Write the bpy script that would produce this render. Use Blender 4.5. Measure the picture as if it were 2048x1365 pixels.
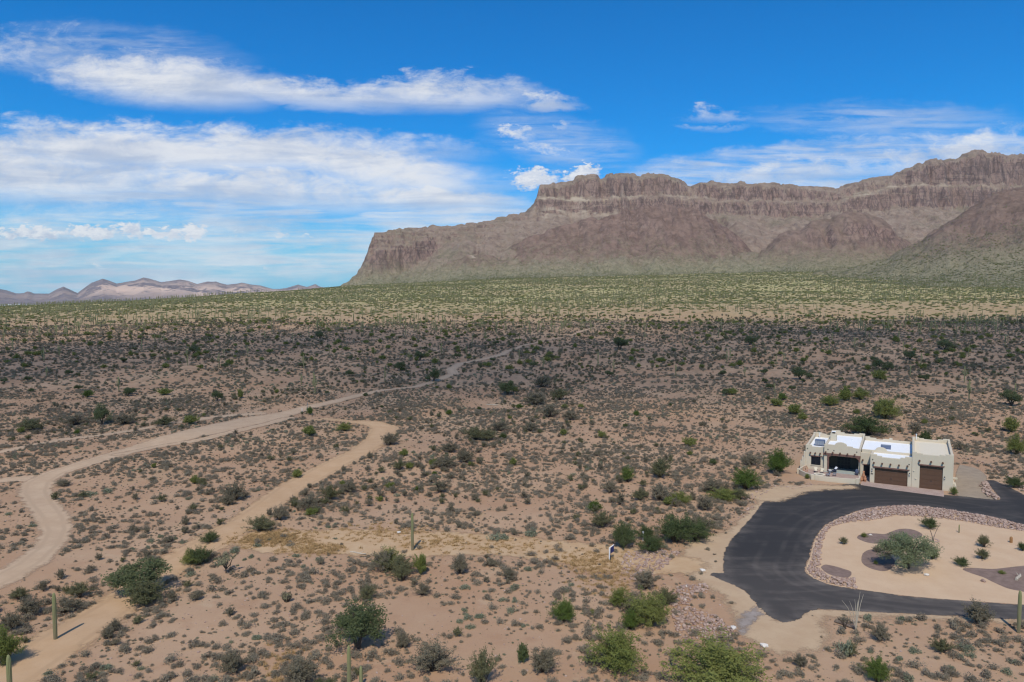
import bpy, bmesh, math, random
import numpy as np
from mathutils import Vector, Matrix, noise as mnoise
for o in list(bpy.data.objects): bpy.data.objects.remove(o)
S = bpy.context.scene; C = S.collection
random.seed(7); RNG = np.random.default_rng(7)
PI = math.pi
# ------------------------------------------------------------------ camera
F, CAMH, HOR, CY = 1409.0, 35.0, 600.0, 682.5        # focal length, height, horizon row, centre row of the 2048 px photograph
TH = math.atan((CY-HOR)/F)
cd = bpy.data.cameras.new('camera'); cam = bpy.data.objects.new('camera', cd); C.objects.link(cam)
cd.sensor_width = 36; cd.lens = F/2048*36; cd.clip_start = 0.5; cd.clip_end = 90000
cam.location = (0, 0, CAMH); cam.rotation_euler = (PI/2-TH, 0, 0); S.camera = cam
# ------------------------------------------------------------------ sun, sky, exposure
SUN_EL = math.radians(52.0); SH = Vector((0.15, 1.0)).normalized()        # ground direction the shadows fall
sun_dir = Vector((SH.x*math.cos(SUN_EL), SH.y*math.cos(SUN_EL), -math.sin(SUN_EL)))
sl = bpy.data.lights.new('sun', 'SUN'); sl.energy = 3.7; sl.angle = math.radians(0.53); sl.color = (1, .94, .84)
so = bpy.data.objects.new('sun', sl); C.objects.link(so); so.rotation_euler = sun_dir.to_track_quat('-Z', 'Y').to_euler()
S.view_settings.view_transform = 'Standard'; S.view_settings.look = 'None'
S.view_settings.exposure = 0.0; S.view_settings.gamma = 1.0; S.view_settings.use_curve_mapping = False
try:
    S.cycles.use_denoising = True; S.cycles.filter_width = 1.25; S.cycles.transparent_max_bounces = 40; S.cycles.max_bounces = 6
    S.cycles.volume_bounces = 0; S.cycles.volume_step_rate = 1.0
    S.cycles.diffuse_bounces = 3; S.cycles.sample_clamp_indirect = 2.5; S.cycles.sample_clamp_direct = 6.0; S.cycles.glossy_bounces = 2; S.cycles.caustics_reflective = False
except Exception: pass

class N:                                             # tiny helper: node sockets with arithmetic
    nt = None
    def __init__(s, k): s.k = k
    @staticmethod
    def m(op, a, b=None, c=None, clamp=False):
        n = N.nt.nodes.new('ShaderNodeMath'); n.operation = op; n.use_clamp = clamp
        for i, v in enumerate((a, b, c)):
            if v is None: continue
            if isinstance(v, N): N.nt.links.new(v.k, n.inputs[i])
            else: n.inputs[i].default_value = v
        return N(n.outputs[0])
    def __add__(s, o): return N.m('ADD', s, o)
    __radd__ = __add__
    def __sub__(s, o): return N.m('SUBTRACT', s, o)
    def __rsub__(s, o): return N.m('SUBTRACT', o, s)
    def __mul__(s, o): return N.m('MULTIPLY', s, o)
    __rmul__ = __mul__
    def __truediv__(s, o): return N.m('DIVIDE', s, o)
    def clamp(s): return N.m('ADD', s, 0.0, clamp=True)
def n_step(x, a, b):
    n = N.nt.nodes.new('ShaderNodeMapRange'); n.interpolation_type = 'SMOOTHSTEP'
    N.nt.links.new(x.k, n.inputs[0]); n.inputs[1].default_value = a; n.inputs[2].default_value = b
    return N(n.outputs[0])
def n_comb(x, y, z=0.0):
    n = N.nt.nodes.new('ShaderNodeCombineXYZ')
    for i, v in enumerate((x, y, z)):
        if isinstance(v, N): N.nt.links.new(v.k, n.inputs[i])
        else: n.inputs[i].default_value = v
    return N(n.outputs[0])
def n_noise(vec, scale=1.0, detail=4.0, rough=.5, dist=0.0):
    n = N.nt.nodes.new('ShaderNodeTexNoise'); n.inputs['Scale'].default_value = scale; n.inputs['Detail'].default_value = detail
    n.inputs['Roughness'].default_value = rough; n.inputs['Distortion'].default_value = dist
    if vec is not None: N.nt.links.new(vec.k, n.inputs['Vector'])
    return N(n.outputs['Fac'])
def n_mix(f, a, b, blend='MIX'):
    n = N.nt.nodes.new('ShaderNodeMix'); n.data_type = 'RGBA'; n.blend_type = blend
    for i, v in ((0, f), (6, a), (7, b)):
        if isinstance(v, N): N.nt.links.new(v.k, n.inputs[i])
        elif i == 0: n.inputs[0].default_value = v
        else: n.inputs[i].default_value = (*v, 1)
    return N(n.outputs[2])
def n_sep(v):
    n = N.nt.nodes.new('ShaderNodeSeparateXYZ'); N.nt.links.new(v.k, n.inputs[0]); return [N(o) for o in n.outputs]
def n_attr(name, out='Fac'):
    n = N.nt.nodes.new('ShaderNodeAttribute'); n.attribute_name = name; return N(n.outputs[out])
def n_objpos():
    n = N.nt.nodes.new('ShaderNodeTexCoord'); return N(n.outputs['Object'])
def n_worldpos():
    n = N.nt.nodes.new('ShaderNodeNewGeometry'); return N(n.outputs['Position'])
def n_vmul(v, s):
    n = N.nt.nodes.new('ShaderNodeVectorMath'); n.operation = 'MULTIPLY'; N.nt.links.new(v.k, n.inputs[0]); n.inputs[1].default_value = s
    return N(n.outputs[0])

w = bpy.data.worlds.new('World'); S.world = w; w.use_nodes = True
nt = w.node_tree; nt.nodes.clear(); N.nt = nt
sky = nt.nodes.new('ShaderNodeTexSky'); sky.sky_type = 'NISHITA'; sky.sun_disc = False
sky.sun_elevation = SUN_EL; sky.sun_rotation = math.atan2(-SH.x, -SH.y) % (2*PI)
sky.altitude = 600; sky.air_density = 1.0; sky.dust_density = 0.6; sky.ozone_density = 3.0
hs = nt.nodes.new('ShaderNodeHueSaturation'); hs.inputs['Saturation'].default_value = 2.0; hs.inputs['Value'].default_value = 1.0; hs.inputs['Hue'].default_value = 0.499
nt.links.new(sky.outputs[0], hs.inputs['Color'])
tc = nt.nodes.new('ShaderNodeTexCoord')
dx, dy, dz = n_sep(N(tc.outputs['Generated']))
yy = N.m('MAXIMUM', dy, 0.02)
ax = dx/yy*F+1024.0; ay = HOR-dz/yy*F                 # direction as degrees-like azimuth / elevation coordinates
hi = n_comb(ax*(1/260.), ay*(1/75.), 3.1)
mid = n_comb(ax*(1/75.), ay*(1/34.), 8.3)
fine = n_comb(ax*(1/26.), ay*(1/12.), 1.7)
n1 = n_noise(hi, 1.0, 6, .62, .5); n2 = n_noise(mid, 1.0, 6, .66, .4); n3 = n_noise(fine, 1.0, 5, .65)
n3b = n_noise(n_comb(ax*(1/24.), ay*(1/13.), 11.7), 1.0, 5, .65)
warpx = (n2-.5)*150.+(n3-.5)*50.; warpy = (n1-.5)*70.+(n2-.5)*46.+(n3-.5)*16.
axw = ax+warpx; ayw = ay+warpy
def blobs(lst, X, Y):
    t = None
    for (cx, cy, rx, ry, ang, st) in lst:
        c, s_ = math.cos(math.radians(ang)), math.sin(math.radians(ang))
        ex = ((X-cx)*c+(Y-cy)*s_)*(1/rx); ey = ((Y-cy)*c-(X-cx)*s_)*(1/ry)
        v = N.m('MAXIMUM', 1.0-(ex*ex+ey*ey), 0.0)*st
        t = v if t is None else N.m('MAXIMUM', t, v)
    return t
sheet = blobs([(130,122,230,62,3,.75),(330,165,330,72,6,1.15),(640,196,400,38,3,.95),(900,200,260,42,0,.9),(1085,213,95,24,0,1.0),
  (320,300,760,66,1,1.3),(720,330,360,62,12,1.25),(100,350,560,90,0,1.1),(520,375,640,62,3,1.1),(840,400,300,36,4,1.1),
  (200,415,420,46,0,.62),(520,430,330,24,0,.5),(250,500,480,22,0,.42),(620,482,190,18,0,.42),(240,545,330,16,0,.36),
  (1430,240,120,16,2,.6),(1430,262,100,10,0,.5),(1740,246,170,24,0,.6),
  (1600,348,440,40,-6,.92),(1900,316,330,52,-6,1.0),(1370,352,160,22,-4,.6),(2060,268,190,22,0,.45)], axw, ayw)
cum = blobs([(70,468,120,16,0,1.4),(190,466,80,19,0,1.4),(268,462,38,24,0,1.4),(330,468,70,15,0,1.3),(394,464,38,26,0,1.4),(470,473,40,7,0,.8),(560,471,34,12,0,1),(620,478,70,8,0,.7),
  (1065,360,62,25,0,1.6),(1160,352,50,20,-12,1.6),(1040,272,54,22,10,.75),(1095,305,110,24,14,.6),(1130,262,24,26,0,.5),(215,535,36,11,0,.6),(545,540,16,12,0,.5),(480,538,12,9,0,.5)],
  ax+(n3-.5)*90.+(n2-.5)*30., ay+(n3b-.5)*62.)
far = (n_noise(n_comb(dx/N.m('MAXIMUM', dz+.12, .05), dy/N.m('MAXIMUM', dz+.12, .05), .5), 1.1, 6, .6)-.43)*1.8   # unseen cloud cover away from the view, thickened to whiten the fill light
behind = N.m('LESS_THAN', dy, .25)
sheet_d = n_step(sheet+(n1-.5)*1.1+(n2-.5)*.95+(n3-.5)*.4, .12, 1.3)*n_step(sheet, 0.0, .2)
cum_d = n_step(cum+(n3-.5)*1.3+(n3b-.5)*.7, .1, 1.15)*n_step(cum, 0., .1)
veil = blobs([(250,345,900,105,3,1.),(300,490,660,80,0,1.1),(150,545,520,50,0,.95),(800,430,380,70,3,.95),(620,510,440,60,0,.9),(1640,345,560,70,-5,1.2),(1750,245,330,40,0,.45),(1120,290,200,60,12,.5),(250,120,300,70,4,.4)], ax+(n1-.5)*160., ay+(n2-.5)*50.)
st1 = n_noise(n_comb(ax*(1/190.), ay*(1/15.)+ax*.0004, 2.2), 1., 6, .62, .5)
veil_d = (n_step(veil, 0., .7)*n_step(st1*.65+n1*.5, .39, .70)*.75)
cl = N.m('MAXIMUM', N.m('MAXIMUM', N.m('MAXIMUM', sheet_d*.93, cum_d*.92), veil_d), n_step(far, 0.0, .5)*behind*.8, clamp=True)
body = n_step(n_noise(n_comb(ax*(1/330.), ay*(1/42.), 5.), 1., 5, .55, .6)*.7+n2*.3, .36, .62)
ccol = n_mix(N.m('MAXIMUM', body*.9+.05, cum_d*n_step(n3b*.6+n3*.4, .38, .58), clamp=True), (3.9, 4.4, 5.4), (6.5, 6.55, 6.7))
hz = n_step(ay, 300., 600.)*.85
skycol = n_mix(hz, n_mix(1.0, N(hs.outputs[0]), (.0, .96, 1.10), 'MULTIPLY'), (1.6, 3.7, 5.9))
out = n_mix(cl, skycol, ccol)
bg = nt.nodes.new('ShaderNodeBackground'); bg.inputs[1].default_value = 0.13; nt.links.new(out.k, bg.inputs[0])
wo = nt.nodes.new('ShaderNodeOutputWorld'); nt.links.new(bg.outputs[0], wo.inputs[0])

# ------------------------------------------------------------------ numpy noise
def _hash(ix, iy, seed):
    h = (ix.astype(np.int64)*374761393+iy.astype(np.int64)*668265263+seed*974711) & 0xffffffff
    h = ((h ^ (h >> 13))*1274126177) & 0xffffffff
    return ((h ^ (h >> 16)) & 0xffffff)/float(0xffffff)
def vn(x, y, seed=0):
    x = np.asarray(x, float); y = np.asarray(y, float)
    ix = np.floor(x); iy = np.floor(y); fx = x-ix; fy = y-iy
    fx = fx*fx*fx*(fx*(fx*6-15)+10); fy = fy*fy*fy*(fy*(fy*6-15)+10)
    a, b, c, d = _hash(ix, iy, seed), _hash(ix+1, iy, seed), _hash(ix, iy+1, seed), _hash(ix+1, iy+1, seed)
    return a+(b-a)*fx+(c-a)*fy+(a-b-c+d)*fx*fy
def fbm(x, y, o=4, seed=0, g=.5):
    t = 0; am = 1; s = 0
    for i in range(o):
        t = t+am*vn(x, y, seed+i*17); s += am; am *= g; x = x*2.03+11.3; y = y*2.03+5.7
    return t/s
def ridged(x, y, o=4, seed=0, g=.5):
    t = 0; am = 1; s = 0
    for i in range(o):
        t = t+am*(1-np.abs(2*vn(x, y, seed+i*17)-1)); s += am; am *= g; x = x*2.03+11.3; y = y*2.03+5.7
    return t/s
def sstep(x, a, b):
    t = np.clip((x-a)/(b-a), 0, 1); return t*t*(3-2*t)

# ------------------------------------------------------------------ terrain
FX = np.array([-6000,-1453,-1000,-720,-474,-34,300,676,1453,4000.]); FZ = np.array([-10,12,32,53,74,94,103,112,118,125.])
def terr(x, y):
    x = np.asarray(x, float); y = np.asarray(y, float)
    zf = np.interp(x, FX, FZ)
    t = np.clip((y-170)/1830, 0, 1)
    g = t**1.18
    z = zf*g
    pad = np.minimum(sstep(x, 14, 30), sstep(y, 52, 62))*(1-sstep(y, 165, 190))
    amp = (1-pad)*sstep(y, 20, 60)
    b = (fbm(x/22., y/22., 2, 3)-.5)*1.0+(fbm(x/75., y/75., 2, 9)-.5)*1.6
    b2 = (fbm(x/190., y/190., 3, 21)-.5)*9*sstep(y, 250, 700)
    z = z+(b*amp+b2)*(1-sstep(y, 1700, 2100)*.7)
    drop = sstep(y, 2050, 4200)*(1-sstep(x/np.maximum(y, 1), -.27, -.2))
    z = z*(1-drop)+(-32)*drop
    z = np.where(y > 5200, np.where(x/np.maximum(y, 1) < -.2, -32, z), z)
    return z
def P(px, py, up=0.0):                               # where the sight line of a photograph pixel meets the ground (+ up)
    a = (px-1024)/F; b = (CY-py)/F
    d = np.array([a, math.cos(TH)+b*math.sin(TH), -math.sin(TH)+b*math.cos(TH)])
    ts = np.geomspace(30, 6000, 900)
    zz = CAMH+d[2]*ts-terr(d[0]*ts, d[1]*ts)-up
    k = np.argmax(zz < 0) if (zz < 0).any() else len(ts)-1
    lo, hi_ = ts[max(k-1, 0)], ts[k]
    for _ in range(25):
        m = (lo+hi_)/2
        if CAMH+d[2]*m-float(terr(d[0]*m, d[1]*m))-up < 0: hi_ = m
        else: lo = m
    return Vector((d[0]*hi_, d[1]*hi_, CAMH+d[2]*hi_))
def P2(px, py): p = P(px, py); return (p.x, p.y)
def proj(x, y, z):
    x = np.asarray(x, float); zz = z-CAMH
    dep = y*math.cos(TH)-zz*math.sin(TH); h = y*math.sin(TH)+zz*math.cos(TH)
    return 1024+F*x/dep, CY-F*h/dep

# ------------------------------------------------------------------ object helpers
def tag(o, label=None, cat=None, group=None, kind=None):
    if label: o['label'] = label
    if cat: o['category'] = cat
    if group: o['group'] = group
    if kind: o['kind'] = kind
    return o
def link(name, me, parent=None, mats=()):
    o = bpy.data.objects.new(name, me); C.objects.link(o)
    if parent: o.parent = parent
    return o
def thing(name, label, cat, loc=(0,0,0), rz=0, group=None):
    o = bpy.data.objects.new(name, None); C.objects.link(o); o.location = loc; o.rotation_euler.z = rz; o.empty_display_size = .2
    return tag(o, label, cat, group)
def mesh_np(name, v, f, mats=(), mi=None, smooth=False):
    me = bpy.data.meshes.new(name); v = np.asarray(v, np.float32); f = np.asarray(f, np.int32)
    k = f.shape[1]; me.vertices.add(len(v)); me.vertices.foreach_set('co', v.ravel())
    me.loops.add(f.size); me.loops.foreach_set('vertex_index', f.ravel())
    me.polygons.add(len(f)); me.polygons.foreach_set('loop_start', np.arange(0, f.size, k, dtype=np.int32))
    me.polygons.foreach_set('loop_total', np.full(len(f), k, np.int32))
    for m in mats: me.materials.append(m)
    if mi is not None: me.polygons.foreach_set('material_index', np.asarray(mi, np.int32))
    if smooth: me.polygons.foreach_set('use_smooth', np.ones(len(f), bool))
    me.update(calc_edges=True); return me
class MB:                                            # list mesh builder for mixed polygons
    def __init__(s): s.v = []; s.f = []; s.m = []
    def add(s, v, f, mi=0):
        b = len(s.v); s.v += [tuple(p) for p in v]; s.f += [tuple(b+i for i in q) for q in f]; s.m += [mi]*len(f)
    def box(s, x0, x1, y0, y1, z0, z1, mi=0):
        s.add([(x0,y0,z0),(x1,y0,z0),(x1,y1,z0),(x0,y1,z0),(x0,y0,z1),(x1,y0,z1),(x1,y1,z1),(x0,y1,z1)],
              [(0,3,2,1),(4,5,6,7),(0,1,5,4),(1,2,6,5),(2,3,7,6),(3,0,4,7)], mi)
    def tube(s, pts, rs, n=6, cap=True, mi=0):
        pts = [Vector(p) for p in pts]; b = len(s.v); up = Vector((.3,.2,1)).normalized()
        for i, p in enumerate(pts):
            t = (pts[min(i+1, len(pts)-1)]-pts[max(i-1, 0)]).normalized()
            a = t.cross(Vector((0,1,0)) if abs(t.y) < .9 else Vector((1,0,0))).normalized(); c = t.cross(a)
            for k in range(n):
                q = p+(a*math.cos(2*PI*k/n)+c*math.sin(2*PI*k/n))*rs[i]; s.v.append(tuple(q))
        for i in range(len(pts)-1):
            for k in range(n):
                s.f.append((b+i*n+k, b+i*n+(k+1) % n, b+(i+1)*n+(k+1) % n, b+(i+1)*n+k)); s.m.append(mi)
        if cap:
            s.f.append(tuple(b+k for k in range(n))[::-1]); s.m.append(mi)
            e = b+(len(pts)-1)*n; s.f.append(tuple(e+k for k in range(n))); s.m.append(mi)
    def extr(s, prof, axis, d0, d1, mi=0):           # prof: closed outline in (u,z); axis 'y' -> u is x; axis 'x' -> u is y
        n = len(prof); P_ = (lambda u, z, d: (u, d, z)) if axis == 'y' else (lambda u, z, d: (d, u, z))
        b = len(s.v); s.v += [P_(u, z, d0) for u, z in prof]+[P_(u, z, d1) for u, z in prof]
        s.f.append(tuple(b+i for i in range(n))); s.m.append(mi); s.f.append(tuple(b+n+i for i in range(n))[::-1]); s.m.append(mi)
        for i in range(n): s.f.append((b+i, b+n+i, b+n+(i+1) % n, b+(i+1) % n)); s.m.append(mi)
    def mesh(s, name, mats, smooth=False, bevel=0.0, seg=2):
        bm = bmesh.new(); vs = [bm.verts.new(p) for p in s.v]
        for f, m in zip(s.f, s.m):
            try: q = bm.faces.new([vs[i] for i in f]); q.material_index = m
            except ValueError: pass
        bm.normal_update()
        if bevel:
            bmesh.ops.recalc_face_normals(bm, faces=bm.faces)
            ed = [e for e in bm.edges if len(e.link_faces) == 2 and e.calc_face_angle(0) > .5]
            try: bmesh.ops.bevel(bm, geom=ed, offset=bevel, segments=seg, affect='EDGES', profile=.6, clamp_overlap=True)
            except Exception: pass
        bmesh.ops.triangulate(bm, faces=[f for f in bm.faces if len(f.verts) > 4])
        bmesh.ops.recalc_face_normals(bm, faces=bm.faces)
        me = bpy.data.meshes.new(name); bm.to_mesh(me); bm.free()
        for m in mats: me.materials.append(m)
        if smooth:
            for p in me.polygons: p.use_smooth = True
        return me
    def build(s, name, mats, parent=None, **k):
        return link(name, s.mesh(name, mats if isinstance(mats, (list, tuple)) else [mats], **k), parent)

# ------------------------------------------------------------------ materials
def mat(name):
    m = bpy.data.materials.new(name); m.use_nodes = True; m.node_tree.nodes.clear(); N.nt = m.node_tree
    return m
def finish(m, col, rough=.9, spec=.2, bump=None, bstr=.3, bdist=.05, metal=0.0, alpha=None):
    t = m.node_tree; p = t.nodes.new('ShaderNodeBsdfPrincipled'); o = t.nodes.new('ShaderNodeOutputMaterial')
    if isinstance(col, N): t.links.new(col.k, p.inputs['Base Color'])
    else: p.inputs['Base Color'].default_value = (*col, 1)
    if isinstance(rough, N): t.links.new(rough.k, p.inputs['Roughness'])
    else: p.inputs['Roughness'].default_value = rough
    p.inputs['Specular IOR Level'].default_value = spec; p.inputs['Metallic'].default_value = metal
    if bump is not None:
        b = t.nodes.new('ShaderNodeBump'); b.inputs['Strength'].default_value = bstr; b.inputs['Distance'].default_value = bdist
        t.links.new(bump.k, b.inputs['Height']); t.links.new(b.outputs[0], p.inputs['Normal'])
    if alpha is not None: t.links.new(alpha.k, p.inputs['Alpha'])
    t.links.new(p.outputs[0], o.inputs[0]); return m
def flat(name, c, rough=.8, spec=.3, metal=0.0, var=.12, scale=3.0):
    m = mat(name); p = n_objpos(); k = n_noise(p, scale, 5, .6)
    return finish(m, n_mix(k, tuple(x*(1-var) for x in c), tuple(min(1, x*(1+var)) for x in c)), rough, spec, n_noise(p, scale*8, 3), .15, .01, metal)
def leafmat(name, c1, c2, tr=.42):
    m = mat(name); t = m.node_tree
    oi = t.nodes.new('ShaderNodeObjectInfo'); p = n_objpos()
    k = (N(oi.outputs['Random'])*.6+n_noise(p, 3.5, 3, .6)*.8-.2).clamp()
    col = n_mix(k, c1, c2)
    d = t.nodes.new('ShaderNodeBsdfDiffuse'); d.inputs[1].default_value = .9; t.links.new(col.k, d.inputs[0])
    s_ = t.nodes.new('ShaderNodeBsdfTranslucent'); t.links.new(col.k, s_.inputs[0])
    mx = t.nodes.new('ShaderNodeMixShader'); mx.inputs[0].default_value = tr
    t.links.new(d.outputs[0], mx.inputs[1]); t.links.new(s_.outputs[0], mx.inputs[2])
    o = t.nodes.new('ShaderNodeOutputMaterial'); t.links.new(mx.outputs[0], o.inputs[0]); return m
def edge_alpha(pos, amp=.5, soft=.35):
    e = n_attr('edge'); k = (n_noise(pos, .7, 4, .65)-.5)*amp*2+(n_noise(pos, 4.0, 3, .6)-.5)*amp
    return n_step(e+k, -soft, soft)

def ground_mat():
    m = mat('desert_soil'); p = n_worldpos(); x, y, z = n_sep(p)
    a = n_noise(p, .035, 5, .6); b = n_noise(p, .22, 6, .65); c = n_noise(p, 1.6, 6, .7); d = n_noise(p, 7., 4, .7)
    col = n_mix(n_step(a, .35, .68), (.375, .228, .135), (.422, .281, .176))
    col = n_mix(n_step(b, .52, .72)*.65, col, (.345, .205, .12))
    col = n_mix(n_step(b, .28, .42)*-.55+.55, col, (.46, .33, .21))
    col = n_mix(n_step(c, .56, .72)*.45, col, (.30, .185, .125))
    col = n_mix(n_step(d, .6, .75)*.5, col, (.24, .15, .105))
    vo = N.nt.nodes.new('ShaderNodeTexVoronoi'); vo.inputs['Scale'].default_value = 3.2; N.nt.links.new(p.k, vo.inputs['Vector'])
    vp = (1.0-n_step(N(vo.outputs['Distance']), .08, .3))*n_step(n_noise(p, .5, 3), .45, .62)
    col = n_mix(vp*.6, col, (.27, .17, .125))
    midv = n_step(y, 130., 300.)*n_step(n_noise(n_comb(x*.35, y*.16), 1., 6, .8), .46, .6); col = n_mix(midv*.55, col, (.20, .15, .09)); col = n_mix(n_step(n_noise(p, .06, 5, .7), .55, .7)*.35, col, (.36, .26, .145))
    farv = n_step(y, 420., 1100.)
    tuft = n_noise(p, .11, 6, .75)
    green = n_mix(n_step(tuft, .4, .62), (.43, .345, .18), (.315, .305, .115))
    col = n_mix(farv*(.62+.33*n_step(n_noise(p, .012, 4, .6), .35, .6)), col, green)
    val = n_step(y, 4300., 6500.)*n_step(x*-1.0, 500., 1200.)
    col = n_mix(val, col, n_mix(n_noise(p, .0035, 6, .7), (.20, .17, .12), (.12, .13, .075)))
    return finish(m, col, .95, .1, b*.3+c*.5+d*.3, .75, .16)
M = {}
M['ground'] = ground_mat()
def dirt(name, c1, c2, amp=.5, soft=.35, bs=.5, sc=1.0):
    m = mat(name); p = n_worldpos(); a = n_noise(p, .3*sc, 5, .65); c = n_noise(p, 3*sc, 5, .7); d = n_noise(p, 12*sc, 3, .6)
    col = n_mix(n_step(a, .3, .7), c1, c2); col = n_mix(n_step(c, .56, .75)*.35, col, tuple(v*.66 for v in c1)); col = n_mix(n_step(d, .6, .78)*.35, col, tuple(v*.6 for v in c1))
    if 'track' in name or 'wash' in name:
        e = n_attr('edge'); rut = (1.0-n_step(N.m('ABSOLUTE', e-1.15), .1, .5))*n_step(a, .3, .6); col = n_mix(rut*.32, col, tuple(v*.70 for v in c1)); col = n_mix(n_step(n_noise(p, 1.1, 6, .75), .58, .72)*.3, col, tuple(v*.72 for v in c1))
    return finish(m, col, .95, .1, a*.3+c*.4+d*.2, bs, .06, alpha=edge_alpha(p, amp, soft))
M['track'] = dirt('track_dirt', (.43, .298, .19), (.49, .35, .228), 1.3, .6)
M['road2'] = dirt('wash_sand', (.445, .285, .158), (.49, .325, .19), 1.9, .9)
M['clear'] = dirt('cleared_soil', (.435, .278, .15), (.495, .345, .205), 1.6, .8)
M['sand'] = dirt('decomposed_granite', (.51, .35, .22), (.55, .39, .25), .18, .08, .25)
M['pale'] = dirt('pale_fill_sand', (.43, .296, .18), (.48, .345, .215), 1.7, .9)
M['lot'] = dirt('grey_gravel', (.27, .21, .15), (.33, .26, .185), .25, .12, .5, 2)
M['mulch'] = dirt('purple_gravel', (.18, .125, .10), (.245, .172, .138), .12, .06, .9, 4)
M['greyfine'] = dirt('grey_road_base', (.27, .225, .19), (.33, .275, .235), 1.3, .6)
def asphalt():
    m = mat('asphalt'); p = n_worldpos(); x, y, z = n_sep(p)
    a = n_noise(p, .12, 5, .65, .8); b = n_noise(n_comb(x*.06, y*.5), 1., 5, .7, .5); d = n_noise(p, 18., 3, .7)
    dust = n_step(a*.55+b*.6, .53, .80)
    ee = n_attr('edge'); rim = (1.0-n_step(ee, .0, 2.2))*.35*n_step(n_noise(p, .5, 4, .6), .3, .7)
    near = 1.0-n_step(y, 84., 98.); ln = n_attr('lane'); tyre = N.m('MAXIMUM', N.m('MAXIMUM', 1.0-n_step(N.m('ABSOLUTE', ln-1.9), .1, .55), 1.0-n_step(N.m('ABSOLUTE', ln-3.6), .1, .55)), 1.0-n_step(N.m('ABSOLUTE', ln-6.1), .1, .6))*n_step(n_noise(p, .16, 4, .6), .36, .62)
    col = n_mix((dust*(.22+.25*near)+rim+near*.16+tyre*.12).clamp(), (.033, .030, .0275), (.20, .165, .135))
    col = n_mix(n_step(d, .55, .75)*.35, col, (.05, .05, .052))
    return finish(m, col, .85, .25, d, .4, .012, alpha=edge_alpha(p, .5, .09))
M['asphalt'] = asphalt()
def paver():
    m = mat('pavers'); p = n_objpos(); br = N.nt.nodes.new('ShaderNodeTexBrick'); N.nt.links.new(p.k, br.inputs['Vector'])
    br.inputs['Scale'].default_value = 2.2; br.inputs['Mortar Size'].default_value = .02; br.inputs['Color1'].default_value = (.42,.30,.245,1); br.inputs['Color2'].default_value = (.36,.26,.215,1); br.inputs['Mortar'].default_value = (.24,.18,.15,1)
    col = n_mix(n_step(n_noise(p, .8, 4), .4, .7)*.4, N(br.outputs['Color']), (.46, .36, .30))
    return finish(m, col, .85, .2, N(br.outputs['Fac'])*-1.0, .3, .02)
M['paver'] = paver()
def stucco():
    m = mat('stucco'); p = n_objpos(); a = n_noise(p, .5, 4, .6); x, y, z = n_sep(p); st = n_noise(n_vmul(p, (2.2, 2.2, .25)), 1., 4, .6)
    col = n_mix(a, (.52, .445, .33), (.585, .505, .385)); col = n_mix(n_step(st, .58, .8)*.35, col, (.40, .34, .255))
    col = n_mix((1.0-n_step(z, .0, .5))*.3, col, (.44, .34, .24))
    return finish(m, col, .95, .1, n_noise(p, 7., 4, .7), .3, .03)
M['stucco'] = stucco()
M['rock'] = None
def rocks():
    m = mat('pink_rock'); t = m.node_tree; p = n_objpos(); oi = t.nodes.new('ShaderNodeObjectInfo')
    g = t.nodes.new('ShaderNodeNewGeometry'); r = N(g.outputs['Random Per Island'])
    k = N.m('FRACT', r*7.3+N(oi.outputs['Random'])*3.1)
    col = n_mix(k, (.285, .188, .143), (.46, .34, .265)); col = n_mix(n_step(N.m('FRACT', r*17.1), .95, .98), col, (.55, .45, .37))
    col = n_mix(n_noise(p, 6., 4)*.4, col, (.22, .14, .12))
    return finish(m, col, .9, .2, n_noise(p, 9., 4), .4, .04)
M['rock'] = rocks()
M['roof'] = flat('white_roof_coating', (.80, .80, .78), .7, .3, var=.05); M['roof2'] = flat('cream_roof', (.66, .58, .44), .8, .2, var=.05)
M['wood'] = flat('dark_timber', (.115, .06, .042), .7, .3, var=.3); M['lint'] = flat('lintel_timber', (.17, .09, .07), .7, .25, var=.25)
M['door'] = flat('brown_garage_door', (.105, .055, .032), .55, .35, var=.12); M['dark'] = flat('black_metal', (.02, .02, .022), .5, .4)
M['glass'] = flat('dark_screen_glass', (.010, .011, .016), .35, .25, var=.05); M['white'] = flat('white_paint', (.8, .8, .8), .6, .3, var=.04)
M['grey'] = flat('grey_metal', (.22, .24, .28), .5, .4); M['ac'] = flat('blue_grey_metal', (.10, .13, .20), .5, .4); M['terra'] = flat('terracotta', (.42, .20, .11), .8, .2)
M['blue'] = flat('dark_blue_panel', (.02, .025, .10), .5, .4); M['cush'] = flat('dark_cushion', (.03, .035, .06), .9, .1); M['slate'] = flat('porch_concrete', (.33, .36, .33), .8, .2)
M['int'] = flat('porch_wall_shade_tint', (.10, .085, .07), .9, .1); M['teal'] = flat('grey_blue_glaze', (.07, .09, .14), .4, .5); M['bark'] = flat('grey_brown_bark', (.085, .068, .052), .95, .1, var=.3)  # porch wall colour darkened to paint in the shade of the recess
M['twig'] = flat('dry_twig', (.16, .125, .10), .95, .1, var=.3); M['whiterock'] = flat('white_rock', (.62, .57, .50), .9, .2); M['deadwood'] = flat('bleached_wood', (.42, .36, .28), .9, .1, var=.3)
M['bursage'] = leafmat('grey_bursage_leaf', (.25, .21, .15), (.365, .318, .235)); M['brittle'] = leafmat('sage_green_leaf', (.22, .24, .155), (.315, .33, .225))
M['creosote'] = leafmat('creosote_leaf', (.19, .165, .11), (.29, .25, .175)); M['creo_green'] = leafmat('olive_creosote_leaf', (.15, .15, .075), (.22, .21, .115))
M['pv'] = leafmat('palo_verde_leaf', (.17, .20, .055), (.255, .265, .085), .4); M['iron'] = leafmat('ironwood_leaf', (.115, .14, .064), (.18, .20, .10)); M['mesq'] = leafmat('mesquite_leaf', (.20, .235, .12), (.29, .31, .18), .5)
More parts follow.
